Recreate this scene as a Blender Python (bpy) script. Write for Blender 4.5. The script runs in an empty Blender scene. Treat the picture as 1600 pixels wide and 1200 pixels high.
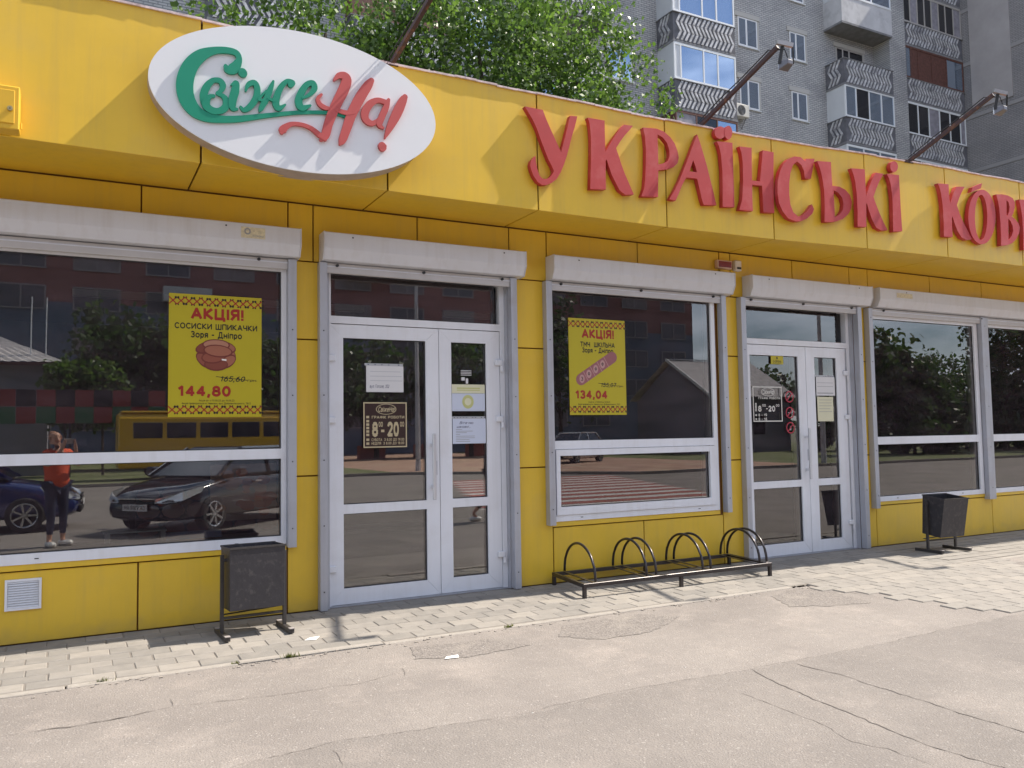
import bpy, bmesh, math, random, json
import numpy as np
from mathutils import Vector, Matrix
random.seed(7); rng = np.random.default_rng(7)
SC = bpy.context.scene; COL = SC.collection
R = math.radians
# ------------------------------------------------------------------ camera
cam = bpy.data.objects.new('camera', bpy.data.cameras.new('camera')); COL.objects.link(cam); SC.camera = cam
RW = Matrix(((0.8833, -0.0144, -0.4687), (-0.4686, -0.0610, -0.8813), (-0.0159, 0.9980, -0.0606)))
CAM = Vector((0.0, -7.048, 1.45))
cam.matrix_world = Matrix.Translation(CAM) @ RW.to_4x4()
cam.data.sensor_width = 36.0; cam.data.lens = 36.0 * 1300 / 1600
cam.data.clip_start = 0.04; cam.data.clip_end = 6000
# ------------------------------------------------------------------ sky, sun, exposure
SUN = Vector((0.80, -0.108, 1.0)).normalized()          # towards the sun
w = bpy.data.worlds.new('World'); SC.world = w; w.use_nodes = True
nt = w.node_tree; nt.nodes.clear()
out = nt.nodes.new('ShaderNodeOutputWorld'); bg = nt.nodes.new('ShaderNodeBackground')
sky = nt.nodes.new('ShaderNodeTexSky'); sky.sky_type = 'NISHITA'; sky.sun_disc = False
sky.sun_elevation = math.asin(SUN.z); sky.sun_rotation = math.atan2(SUN.x, SUN.y); sky.altitude = 120
sky.air_density = 1.0; sky.dust_density = 0.7; sky.ozone_density = 2.5
tc = nt.nodes.new('ShaderNodeTexCoord'); mp = nt.nodes.new('ShaderNodeMapping'); mp.inputs['Scale'].default_value = (1.6, 1.6, 5.0)
ns = nt.nodes.new('ShaderNodeTexNoise'); ns.inputs['Scale'].default_value = 1.7; ns.inputs['Detail'].default_value = 9; ns.inputs['Roughness'].default_value = 0.55
cr = nt.nodes.new('ShaderNodeValToRGB'); cr.color_ramp.elements[0].position = 0.44; cr.color_ramp.elements[1].position = 0.64
cr.color_ramp.elements[1].color = (0.85, 0.85, 0.85, 1)
mx = nt.nodes.new('ShaderNodeMixRGB'); mx.inputs[2].default_value = (16.0, 17.2, 19.4, 1)
bg.inputs['Strength'].default_value = 0.086
L = nt.links.new
L(tc.outputs['Generated'], mp.inputs[0]); L(mp.outputs[0], ns.inputs['Vector']); L(ns.outputs['Fac'], cr.inputs[0])
L(cr.outputs[0], mx.inputs[0]); L(sky.outputs[0], mx.inputs[1]); L(mx.outputs[0], bg.inputs[0]); L(bg.outputs[0], out.inputs[0])
sl = bpy.data.lights.new('sun', 'SUN'); sl.energy = 5.0; sl.angle = R(0.5); sl.color = (1.0, 0.92, 0.80)
so = bpy.data.objects.new('sun', sl); COL.objects.link(so); so.location = (20, -5, 30)
so.rotation_euler = (-SUN).to_track_quat('-Z', 'Y').to_euler()
SC.view_settings.view_transform = 'Standard'; SC.view_settings.look = 'None'
SC.view_settings.exposure = 0.84; SC.view_settings.gamma = 1.0; SC.view_settings.use_curve_mapping = False
try: SC.cycles.max_bounces = 8; SC.cycles.transparent_max_bounces = 16
except Exception: pass

# ------------------------------------------------------------------ helpers
def link(o, parent=None):
    COL.objects.link(o)
    if parent: o.parent = parent
    return o
def tag(o, label=None, cat=None, group=None, kind=None):
    if label: o['label'] = label
    if cat: o['category'] = cat
    if group: o['group'] = group
    if kind: o['kind'] = kind
    return o
def empty(name, loc=(0, 0, 0), rz=0, parent=None):
    o = bpy.data.objects.new(name, None); o.location = loc; o.rotation_euler = (0, 0, rz); o.empty_display_size = .1
    return link(o, parent)
def copy_tree(o, parent=None):
    c = o.copy(); link(c, parent)
    for ch in list(o.children): copy_tree(ch, c)
    return c
class MB:
    """collects geometry; build() links it as ONE mesh object"""
    def __init__(s): s.v = []; s.f = []
    def quad(s, a, b, c, d):
        n = len(s.v); s.v += [a, b, c, d]; s.f.append((n, n+1, n+2, n+3)); return s
    def poly(s, pts):
        n = len(s.v); s.v += [tuple(p) for p in pts]; s.f.append(tuple(range(n, n+len(pts)))); return s
    def box(s, x0, x1, y0, y1, z0, z1):
        n = len(s.v)
        s.v += [(x0,y0,z0),(x1,y0,z0),(x1,y1,z0),(x0,y1,z0),(x0,y0,z1),(x1,y0,z1),(x1,y1,z1),(x0,y1,z1)]
        s.f += [(n,n+3,n+2,n+1),(n+4,n+5,n+6,n+7),(n,n+1,n+5,n+4),(n+1,n+2,n+6,n+5),(n+2,n+3,n+7,n+6),(n+3,n,n+4,n+7)]
        return s
    def bar(s, p, q, w, h=None, up=(0,0,1)):
        p = Vector(p); q = Vector(q); d = (q-p).normalized(); u = Vector(up)
        if abs(d.dot(u)) > .98: u = Vector((1,0,0))
        a = d.cross(u).normalized()*(w/2); b = a.cross(d).normalized()*((h or w)/2)
        n = len(s.v)
        for c in (p, q):
            for k in (-a-b, a-b, a+b, -a+b): s.v.append(tuple(c+k))
        s.f += [(n,n+1,n+2,n+3),(n+7,n+6,n+5,n+4)]+[(n+i,n+4+i,n+4+(i+1)%4,n+(i+1)%4) for i in range(4)]
        return s
    def tube(s, pts, r, seg=8, closed=False):
        pts = [Vector(p) for p in pts]; m = len(pts); n = len(s.v); rr = r if isinstance(r, (list, tuple)) else [r]*m
        for i, p in enumerate(pts):
            a = pts[i-1] if (i or closed) else pts[0]; b = pts[(i+1) % m] if (i < m-1 or closed) else pts[-1]
            d = (b-a).normalized(); u = Vector((0,0,1)) if abs(d.z) < .9 else Vector((1,0,0))
            x = d.cross(u).normalized(); y = x.cross(d).normalized()
            for k in range(seg):
                t = 2*math.pi*k/seg; s.v.append(tuple(p+x*math.cos(t)*rr[i]+y*math.sin(t)*rr[i]))
        for i in range(m if closed else m-1):
            for k in range(seg):
                a = n+i*seg+k; b = n+i*seg+(k+1) % seg; c = n+((i+1) % m)*seg+(k+1) % seg; d = n+((i+1) % m)*seg+k
                s.f.append((a, d, c, b))
        if not closed:
            s.f.append(tuple(n+k for k in range(seg))); s.f.append(tuple(n+(m-1)*seg+k for k in reversed(range(seg))))
        return s
    def prism(s, poly, y0, y1):
        """poly in XZ, extruded between y0 (front) and y1"""
        n = len(s.v); m = len(poly)
        s.v += [(x, y0, z) for x, z in poly]+[(x, y1, z) for x, z in poly]
        s.f.append(tuple(range(n, n+m))); s.f.append(tuple(n+m+i for i in reversed(range(m))))
        for i in range(m): j = (i+1) % m; s.f.append((n+j, n+i, n+m+i, n+m+j))
        return s
    def prism_x(s, poly, x0, x1):
        """poly in YZ, extruded along X"""
        n = len(s.v); m = len(poly)
        s.v += [(x0, y, z) for y, z in poly]+[(x1, y, z) for y, z in poly]
        s.f.append(tuple(range(n, n+m))); s.f.append(tuple(n+m+i for i in reversed(range(m))))
        for i in range(m): j = (i+1) % m; s.f.append((n+j, n+i, n+m+i, n+m+j))
        return s
    def prism_z(s, poly, z0, z1):
        n = len(s.v); m = len(poly)
        s.v += [(x, y, z0) for x, y in poly]+[(x, y, z1) for x, y in poly]
        s.f.append(tuple(reversed(range(n, n+m)))); s.f.append(tuple(n+m+i for i in range(m)))
        for i in range(m): j = (i+1) % m; s.f.append((n+i, n+j, n+m+j, n+m+i))
        return s
    def mesh(s, name, fix=True, bevel=0, smooth=False):
        me = bpy.data.meshes.new(name); me.from_pydata(s.v, [], s.f)
        if fix or bevel:
            bm = bmesh.new(); bm.from_mesh(me)
            if bevel:
                bmesh.ops.remove_doubles(bm, verts=bm.verts, dist=1e-5)
                bmesh.ops.bevel(bm, geom=list(bm.edges), offset=bevel, segments=1, affect='EDGES', clamp_overlap=True)
            bmesh.ops.recalc_face_normals(bm, faces=bm.faces); bm.to_mesh(me); bm.free()
        if smooth:
            me.polygons.foreach_set('use_smooth', [True]*len(me.polygons))
        return me
    def build(s, name, mat, parent=None, **k):
        me = s.mesh(name, **k); me.materials.append(mat)
        return link(bpy.data.objects.new(name, me), parent)
def inst(name, me, parent=None, loc=(0,0,0), rz=0, scale=None):
    o = bpy.data.objects.new(name, me); o.location = loc; o.rotation_euler = (0,0,rz)
    if scale: o.scale = scale
    return link(o, parent)

# ------------------------------------------------------------------ materials
def mat(name, col, rough=.5, metal=0., var=0., vscale=3., bump=0., bscale=60., spec=None, ior=None, coat=0., stain=None, sscale=1.2, samt=.5, detail=6):
    m = bpy.data.materials.new(name); m.use_nodes = True; t = m.node_tree; b = t.nodes['Principled BSDF']
    b.inputs['Base Color'].default_value = (*col, 1); b.inputs['Roughness'].default_value = rough; b.inputs['Metallic'].default_value = metal
    if ior: b.inputs['IOR'].default_value = ior
    if spec is not None: b.inputs['Specular IOR Level'].default_value = spec
    if coat: b.inputs['Coat Weight'].default_value = coat
    lk = t.links.new; geo = None
    def coords():
        nonlocal geo
        if geo is None: geo = t.nodes.new('ShaderNodeNewGeometry')
        return geo.outputs['Position']
    last = None
    if var:
        n = t.nodes.new('ShaderNodeTexNoise'); n.inputs['Scale'].default_value = vscale; n.inputs['Detail'].default_value = detail; n.inputs['Roughness'].default_value = .62
        lk(coords(), n.inputs['Vector'])
        r = t.nodes.new('ShaderNodeMapRange'); r.inputs[1].default_value = .3; r.inputs[2].default_value = .7; r.inputs[3].default_value = 1-var; r.inputs[4].default_value = 1+var
        lk(n.outputs['Fac'], r.inputs[0])
        h = t.nodes.new('ShaderNodeHueSaturation'); h.inputs['Color'].default_value = (*col, 1); lk(r.outputs[0], h.inputs['Value']); last = h.outputs[0]
    if stain:
        n2 = t.nodes.new('ShaderNodeTexNoise'); n2.inputs['Scale'].default_value = sscale; n2.inputs['Detail'].default_value = 8; n2.inputs['Roughness'].default_value = .6
        lk(coords(), n2.inputs['Vector'])
        r2 = t.nodes.new('ShaderNodeMapRange'); r2.inputs[1].default_value = .52; r2.inputs[2].default_value = .68; r2.inputs[3].default_value = 0; r2.inputs[4].default_value = samt
        lk(n2.outputs['Fac'], r2.inputs[0])
        mx = t.nodes.new('ShaderNodeMixRGB'); mx.inputs[1].default_value = (*col, 1); mx.inputs[2].default_value = (*stain, 1); lk(r2.outputs[0], mx.inputs[0])
        if last: lk(last, mx.inputs[1])
        last = mx.outputs[0]
    if last: lk(last, b.inputs['Base Color'])
    if bump:
        n3 = t.nodes.new('ShaderNodeTexNoise'); n3.inputs['Scale'].default_value = bscale; n3.inputs['Detail'].default_value = 5; lk(coords(), n3.inputs['Vector'])
        bp = t.nodes.new('ShaderNodeBump'); bp.inputs['Strength'].default_value = bump; bp.inputs['Distance'].default_value = .01; lk(n3.outputs['Fac'], bp.inputs['Height'])
        lk(bp.outputs[0], b.inputs['Normal'])
    return m
def brick_mat(name, c1, c2, mortar, axis='XZ', bw=.28, bh=.09, rough=.85, bumpd=.01, stain=(.1,.1,.12)):
    m = mat(name, c1, rough); t = m.node_tree; b = t.nodes['Principled BSDF']; lk = t.links.new
    g = t.nodes.new('ShaderNodeNewGeometry'); sp = t.nodes.new('ShaderNodeSeparateXYZ'); cb = t.nodes.new('ShaderNodeCombineXYZ')
    lk(g.outputs['Position'], sp.inputs[0]); lk(sp.outputs[0 if axis == 'XZ' else 1], cb.inputs[0]); lk(sp.outputs[2], cb.inputs[1])
    br = t.nodes.new('ShaderNodeTexBrick'); br.inputs['Color1'].default_value = (*c1, 1); br.inputs['Color2'].default_value = (*c2, 1); br.inputs['Mortar'].default_value = (*mortar, 1)
    br.inputs['Scale'].default_value = 1; br.inputs['Brick Width'].default_value = bw; br.inputs['Row Height'].default_value = bh; br.inputs['Mortar Size'].default_value = .015
    lk(cb.outputs[0], br.inputs['Vector'])
    n = t.nodes.new('ShaderNodeTexNoise'); n.inputs['Scale'].default_value = .6; n.inputs['Detail'].default_value = 8; lk(g.outputs['Position'], n.inputs['Vector'])
    r = t.nodes.new('ShaderNodeMapRange'); r.inputs[1].default_value = .45; r.inputs[2].default_value = .75; r.inputs[3].default_value = 0; r.inputs[4].default_value = .45; lk(n.outputs['Fac'], r.inputs[0])
    mx = t.nodes.new('ShaderNodeMixRGB'); mx.inputs[2].default_value = (*stain, 1); lk(r.outputs[0], mx.inputs[0]); lk(br.outputs['Color'], mx.inputs[1]); lk(mx.outputs[0], b.inputs['Base Color'])
    bp = t.nodes.new('ShaderNodeBump'); bp.invert = True; bp.inputs['Strength'].default_value = .8; bp.inputs['Distance'].default_value = bumpd; lk(br.outputs['Fac'], bp.inputs['Height']); lk(bp.outputs[0], b.inputs['Normal'])
    return m
def glass_mat(name, tint=(.82,.84,.84), ior=2.05, bump=.004):
    m = bpy.data.materials.new(name); m.use_nodes = True; t = m.node_tree; t.nodes.clear(); lk = t.links.new
    o = t.nodes.new('ShaderNodeOutputMaterial'); mx = t.nodes.new('ShaderNodeMixShader'); tr = t.nodes.new('ShaderNodeBsdfTransparent'); gl = t.nodes.new('ShaderNodeBsdfGlossy')
    tr.inputs[0].default_value = (*tint, 1); gl.inputs['Roughness'].default_value = 0.0; gl.inputs[0].default_value = (1,1,1,1)
    fr = t.nodes.new('ShaderNodeFresnel'); fr.inputs[0].default_value = ior
    geo = t.nodes.new('ShaderNodeNewGeometry'); n = t.nodes.new('ShaderNodeTexNoise'); n.inputs['Scale'].default_value = 1.1; n.inputs['Detail'].default_value = 1
    bp = t.nodes.new('ShaderNodeBump'); bp.inputs['Strength'].default_value = bump; bp.inputs['Distance'].default_value = .1
    lk(geo.outputs['Position'], n.inputs['Vector']); lk(n.outputs['Fac'], bp.inputs['Height']); lk(bp.outputs[0], gl.inputs['Normal'])
    df = t.nodes.new('ShaderNodeBsdfDiffuse'); df.inputs[0].default_value = (.34,.25,.30,1); md = t.nodes.new('ShaderNodeMixShader'); md.inputs[0].default_value = .05     # uneven dust film, its tint also painting in the haze of the interior
    mq = t.nodes.new('ShaderNodeMapping'); mq.inputs['Rotation'].default_value = (0, .6, 0); mq.inputs['Scale'].default_value = (1.2, 1, 4.5); nq = t.nodes.new('ShaderNodeTexNoise'); nq.inputs['Scale'].default_value = 1.3; nq.inputs['Detail'].default_value = 7; nq.inputs['Roughness'].default_value = .7
    rq = t.nodes.new('ShaderNodeMapRange'); rq.inputs[1].default_value = .4; rq.inputs[2].default_value = .75; rq.inputs[3].default_value = .03; rq.inputs[4].default_value = .12
    lk(geo.outputs['Position'], mq.inputs[0]); lk(mq.outputs[0], nq.inputs['Vector']); lk(nq.outputs['Fac'], rq.inputs[0]); lk(rq.outputs[0], md.inputs[0])
    lk(tr.outputs[0], md.inputs[1]); lk(df.outputs[0], md.inputs[2])
    lk(fr.outputs[0], mx.inputs[0]); lk(md.outputs[0], mx.inputs[1]); lk(gl.outputs[0], mx.inputs[2]); lk(mx.outputs[0], o.inputs[0])
    return m
def leaf_mat(name, c1, c2, scale=1.5):
    m = bpy.data.materials.new(name); m.use_nodes = True; t = m.node_tree; b = t.nodes['Principled BSDF']; lk = t.links.new
    g = t.nodes.new('ShaderNodeNewGeometry')
    r = t.nodes.new('ShaderNodeValToRGB'); r.color_ramp.elements[0].color = (*c1, 1); r.color_ramp.elements[1].color = (*c2, 1)
    n = t.nodes.new('ShaderNodeTexNoise'); n.inputs['Scale'].default_value = scale; n.inputs['Detail'].default_value = 3
    lk(g.outputs['Position'], n.inputs['Vector'])
    a = t.nodes.new('ShaderNodeMath'); a.operation = 'MULTIPLY_ADD'; a.inputs[1].default_value = .5
    lk(g.outputs['Random Per Island'], a.inputs[0]); s2 = t.nodes.new('ShaderNodeMath'); s2.operation = 'MULTIPLY_ADD'; s2.inputs[1].default_value = 1.2; s2.inputs[2].default_value = -.35
    lk(n.outputs['Fac'], s2.inputs[0]); lk(s2.outputs[0], a.inputs[2]); lk(a.outputs[0], r.inputs[0]); lk(r.outputs[0], b.inputs['Base Color'])
    b.inputs['Roughness'].default_value = .42
    tl = t.nodes.new('ShaderNodeBsdfTranslucent'); hs = t.nodes.new('ShaderNodeHueSaturation'); hs.inputs['Value'].default_value = 1.6; hs.inputs['Saturation'].default_value = 1.1; lk(r.outputs[0], hs.inputs['Color']); lk(hs.outputs[0], tl.inputs[0])
    mx = t.nodes.new('ShaderNodeMixShader'); mx.inputs[0].default_value = .38; lk(b.outputs[0], mx.inputs[1]); lk(tl.outputs[0], mx.inputs[2]); lk(mx.outputs[0], t.nodes['Material Output'].inputs[0])
    return m
YEL = mat('yellow_cladding', (.72,.465,.032), .40, spec=.6, var=.05, vscale=2.2, stain=(.54,.40,.14), sscale=1.6, samt=.16)
YELBOX = mat('yellow_box_paint', (.72,.43,.03), .38, var=.06, vscale=6)
JOINT = mat('joint_brown', (.20,.085,.018), .8)
CAPM = mat('flashing_metal', (.62,.50,.50), .5, .1, var=.3, vscale=14, stain=(.30,.20,.18), sscale=9, samt=.7)
PVC = mat('white_pvc', (.74,.75,.80), .32, var=.03, vscale=2, stain=(.55,.53,.52), sscale=2.2, samt=.25)
SHUT = mat('shutter_paint', (.62,.63,.68), .36, var=.03, vscale=2, stain=(.50,.47,.45), sscale=1.7, samt=.18)
RAIL = mat('rail_alu', (.44,.45,.50), .42, .25, var=.05, vscale=4, stain=(.34,.31,.31), sscale=4, samt=.4)
BAR = mat('shutter_bar', (.50,.48,.48), .45, .1, var=.06, vscale=5)
BLK = mat('black_detail', (.02,.02,.022), .6)
GLASS = glass_mat('window_glass')
def add_dirt(m, dirt, amt=.22, splash=True):
    t = m.node_tree; b = t.nodes['Principled BSDF']; lk = t.links.new; src = b.inputs['Base Color'].links[0].from_socket
    g = t.nodes.new('ShaderNodeNewGeometry'); mp_ = t.nodes.new('ShaderNodeMapping'); mp_.inputs['Scale'].default_value = (9, 9, .55); lk(g.outputs['Position'], mp_.inputs[0])
    n = t.nodes.new('ShaderNodeTexNoise'); n.inputs['Scale'].default_value = 1.6; n.inputs['Detail'].default_value = 8; n.inputs['Roughness'].default_value = .65; lk(mp_.outputs[0], n.inputs['Vector'])
    r = t.nodes.new('ShaderNodeMapRange'); r.inputs[1].default_value = .48; r.inputs[2].default_value = .78; r.inputs[3].default_value = 0; r.inputs[4].default_value = amt; lk(n.outputs['Fac'], r.inputs[0]); f = r.outputs[0]
    if splash:
        sp = t.nodes.new('ShaderNodeSeparateXYZ'); lk(g.outputs['Position'], sp.inputs[0]); n2 = t.nodes.new('ShaderNodeTexNoise'); n2.inputs['Scale'].default_value = 7; n2.inputs['Detail'].default_value = 9; lk(g.outputs['Position'], n2.inputs['Vector'])
        a = t.nodes.new('ShaderNodeMath'); a.operation = 'MULTIPLY_ADD'; a.inputs[1].default_value = .5; lk(n2.outputs['Fac'], a.inputs[0]); ng = t.nodes.new('ShaderNodeMath'); ng.operation = 'MULTIPLY'; ng.inputs[1].default_value = -1.6; lk(sp.outputs[2], ng.inputs[0]); lk(ng.outputs[0], a.inputs[2])
        c_ = t.nodes.new('ShaderNodeMapRange'); c_.inputs[1].default_value = .05; c_.inputs[2].default_value = .35; c_.inputs[3].default_value = 0; c_.inputs[4].default_value = .45; lk(a.outputs[0], c_.inputs[0])
        ad = t.nodes.new('ShaderNodeMath'); ad.operation = 'MAXIMUM'; lk(f, ad.inputs[0]); lk(c_.outputs[0], ad.inputs[1]); f = ad.outputs[0]
    x = t.nodes.new('ShaderNodeMixRGB'); x.inputs[2].default_value = (*dirt, 1); lk(f, x.inputs[0]); lk(src, x.inputs[1]); lk(x.outputs[0], b.inputs['Base Color'])
add_dirt(YEL, (.36,.25,.10), .20); add_dirt(PVC, (.48,.45,.42), .22, False); add_dirt(SHUT, (.42,.38,.35), .30, False); add_dirt(RAIL, (.28,.26,.25), .4, False)
RED = mat('letter_red', (.44,.034,.034), .5, var=.07, vscale=5, stain=(.50,.13,.12), sscale=5, samt=.35)
REDS = mat('logo_red', (.50,.085,.08), .45, var=.03)
GRN = mat('logo_green', (.003,.25,.15), .42, var=.03)
WHT = mat('logo_board', (.74,.75,.78), .48, spec=.8, var=.03, vscale=2, stain=(.68,.67,.67), sscale=2, samt=.2)
EDGE = mat('board_edge', (.42,.34,.28), .6, var=.15, vscale=9)
RUST = mat('arm_brown', (.045,.02,.02), .6, var=.2, vscale=20, stain=(.25,.10,.03), sscale=12, samt=.5)
BIN = mat('bin_metal', (.045,.043,.05), .45, .3, var=.15, vscale=3, bump=.15, bscale=30, stain=(.16,.15,.145), sscale=22, samt=.30)
FRM = mat('bin_frame', (.05,.045,.045), .5, .2, var=.2, vscale=20)
RACK = mat('rack_paint', (.045,.038,.04), .28, .4, var=.15, vscale=20)
PAV = [mat('paver_%s' % n, c, .9, var=.10, vscale=11, bump=.35, bscale=160, stain=(.30,.27,.235), sscale=2.4, samt=.5) for n, c in (('a', (.235,.215,.192)), ('b', (.205,.189,.17)), ('c', (.262,.238,.21)))]
BED = mat('sand_bed', (.17,.15,.13), .95, var=.15, vscale=30)
KERB = mat('kerb_concrete', (.29,.262,.232), .9, var=.12, vscale=16, bump=.4, bscale=120, stain=(.30,.27,.24), sscale=7, samt=.6)
def asphalt(nm='asphalt', k_=1.0):
    m = mat(nm, (.36,.33,.305), .88, bump=.75, bscale=95); t = m.node_tree; b = t.nodes['Principled BSDF']; lk = t.links.new
    g = t.nodes.new('ShaderNodeNewGeometry'); P = g.outputs['Position']
    def noise(s, d=6, r=.6):
        n = t.nodes.new('ShaderNodeTexNoise'); n.inputs['Scale'].default_value = s; n.inputs['Detail'].default_value = d; n.inputs['Roughness'].default_value = r; lk(P, n.inputs['Vector']); return n.outputs['Fac']
    def mr(v, a, b_, c, d):
        r = t.nodes.new('ShaderNodeMapRange'); r.inputs[1].default_value = a; r.inputs[2].default_value = b_; r.inputs[3].default_value = c; r.inputs[4].default_value = d; lk(v, r.inputs[0]); return r.outputs[0]
    def mix(f, a, c, mode='MIX'):
        x = t.nodes.new('ShaderNodeMixRGB'); x.blend_type = mode
        if hasattr(f, 'links'): lk(f, x.inputs[0])
        else: x.inputs[0].default_value = f
        for i, q in ((1, a), (2, c)):
            if isinstance(q, tuple): x.inputs[i].default_value = (*q, 1)
            else: lk(q, x.inputs[i])
        return x.outputs[0]
    c = mix(mr(noise(.7, 7), .36, .64, 0, 1), (.190,.166,.148), (.272,.240,.212))
    c = mix(mr(noise(1.7, 10, .68), .52, .70, 0, .6), c, (.37,.318,.278))          # pale dust
    c = mix(mr(noise(14, 6), .35, .75, 0, .28), c, (.13,.115,.105))
    v = t.nodes.new('ShaderNodeTexVoronoi'); v.inputs['Scale'].default_value = 120; lk(P, v.inputs['Vector'])
    sp = t.nodes.new('ShaderNodeSeparateXYZ'); lk(v.outputs['Color'], sp.inputs[0])
    c = mix(mr(sp.outputs[0], 0, 1, .0, .30), c, (.17,.15,.14))              # dark aggregate
    c = mix(mr(sp.outputs[1], .94, 1, 0, .35), c, (.55,.51,.47))             # pale aggregate
    v2 = t.nodes.new('ShaderNodeTexVoronoi'); v2.inputs['Scale'].default_value = 190; lk(P, v2.inputs['Vector'])
    s2 = t.nodes.new('ShaderNodeSeparateXYZ'); lk(v2.outputs['Color'], s2.inputs[0])
    c = mix(mr(s2.outputs[0], 0, 1, 0, .3), c, (.20,.18,.17))
    hv = t.nodes.new('ShaderNodeHueSaturation'); hv.inputs['Value'].default_value = k_; lk(c, hv.inputs['Color']); lk(hv.outputs[0], b.inputs['Base Color'])
    return m
ASPH = asphalt(); ASPH2 = asphalt('asphalt_older', .86)
PATCH = mat('asphalt_patch', (.19,.168,.152), .92, var=.35, vscale=55, bump=1.0, bscale=70, stain=(.27,.24,.21), sscale=3, samt=.8, detail=3)
CRACK = mat('crack_dark', (.11,.095,.085), .95)
DUST = mat('dust_strip', (.31,.275,.24), .95, var=.12, vscale=25, bump=.5, bscale=120)
# ================================================================== GROUND
def gz(y): return .019*y if y > -7 else -.133
far = MB().box(-900, 900, -900, 900, -1.2, -.32).build('ground', mat('distant_ground', (.20,.19,.13), .95, var=.2, vscale=.2)); tag(far, kind='structure')
m = MB()
ys = [-1.31, -3, -5, -7, -12, -25.3]
xs = [-60, -10, -2, 2, 6, 10, 16, 40, 120]
for i in range(len(xs)-1):
    for j in range(len(ys)-1):
        a, b = xs[i], xs[i+1]; c, d = ys[j], ys[j+1]
        m.quad((a, d, gz(d)), (b, d, gz(d)), (b, c, gz(c)), (a, c, gz(c)))
asph = m.build('asphalt_forecourt', ASPH, fix=False); tag(asph, kind='structure')
yard = MB().box(-60, 120, .35, 90, -.6, -.02).build('yard', mat('yard_ground', (.16,.17,.10), .95, var=.3, vscale=.5)); tag(yard, kind='structure')
# paving strip along the shop, laid on a bed; every paver is a piece
pave = MB(); pave.poly([(-14,-1.24,gz(-1.24)-.004),(22,-1.24,gz(-1.24)-.004),(22,.35,gz(.35)-.004),(-14,.35,gz(.35)-.004)]); pave = pave.build('pavement', BED, fix=False); tag(pave, kind='structure')
def paver_mesh(i, L=.2475, W=.148):
    m = MB().box(-L/2, L/2, -W/2, W/2, -.03, 0); me = m.mesh('paver', bevel=.006); me.materials.append(PAV[i]); return me
PM = [paver_mesh(i) for i in range(3)]
cands = []
for r in range(8):
    y = -.085-.1495*r
    for k in range(-14, 64):
        x = -1.0+.25*k+(.125 if r % 2 else 0)+r*.004
        # leave out what lies under the doors
        cands.append((x, y))
vis = [c for c in cands if -4.4 < c[0] < 15]
vis.sort(key=lambda c: (c[0] < -.75, c[0]**2+(c[1]+7)**2))
near, rest = vis[:296], vis[296:]
for x, y in near:
    o = inst('paver', PM[random.choice((0,0,1,1,2))], pave, (x+random.uniform(-.003,.003), y+random.uniform(-.003,.003), gz(y)+random.uniform(-.002,.003)), random.uniform(-.012,.012))
    o.rotation_euler[0] = .019+random.uniform(-.008,.008); o.rotation_euler[1] = random.uniform(-.006,.006)
m = MB()
for x, y in rest: m.box(x-.123, x+.123, y-.073, y+.073, -.05, gz(y)+random.uniform(-.002,.002))
tag(m.build('far_pavers', PAV[0], pave, fix=False), kind='stuff')
# flush kerb edging between pavers and asphalt
kb = empty('kerb'); tag(kb, kind='structure'); x = -14.0
k = 0
while x < 22:
    if not (6.12 < x+.5 < 9.2):
        o = MB().box(x+.004, x+.996, -.035, .035, -.12, 0).build('kerb_stone', KERB, kb, bevel=.006)
        o.location = (0, -1.276+random.uniform(-.008,.008)+.02*math.sin(x*1.3), -.021+random.uniform(-.004,.006)); o.rotation_euler = (0, 0, 0)
    x += 1.0; k += 1
m = MB()
for i in range(260):                                    # sand and crumbs washed along the kerb
    x = random.uniform(-.8, 8); y = -1.33+random.gauss(0, .035); s = random.uniform(.003, .009)
    m.box(x-s, x+s, y-s, y+s, gz(y)-.004, gz(y)+s*.9)
tag(m.build('gravel_crumbs', DUST, fix=False), kind='stuff')
# paved ramp by the second door, running out over the asphalt
rp = MB().prism_z([(6.14,-1.24),(9.25,-1.24),(9.1,-1.5),(8.6,-1.9),(7.9,-2.35),(6.9,-2.95),(6.5,-2.6),(6.3,-1.9)], -.3, -.025)
rp = empty('paved_ramp'); tag(rp, kind='structure')
ramp_poly = [(6.14,-1.32),(9.25,-1.32),(9.1,-1.5),(8.6,-1.95),(7.9,-2.45),(6.9,-2.95),(6.55,-2.62),(6.35,-1.9)]
def inside(x, y, P):
    c = False; j = len(P)-1
    for i in range(len(P)):
        if (P[i][1] > y) != (P[j][1] > y) and x < (P[j][0]-P[i][0])*(y-P[i][1])/(P[j][1]-P[i][1])+P[i][0]: c = not c
        j = i
    return c
k = 0
for r in range(14):
    for q in range(16):
        x = 6.1+.25*q+(.125 if r % 2 else 0); y = -1.33-.15*r
        if inside(x, y, ramp_poly):
            o = inst('paver', PM[random.choice((0,0,2))], rp, (x, y, gz(y)+.009+random.uniform(-.001,.002)), random.uniform(-.01,.01)); o.rotation_euler[0] = .019
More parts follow.
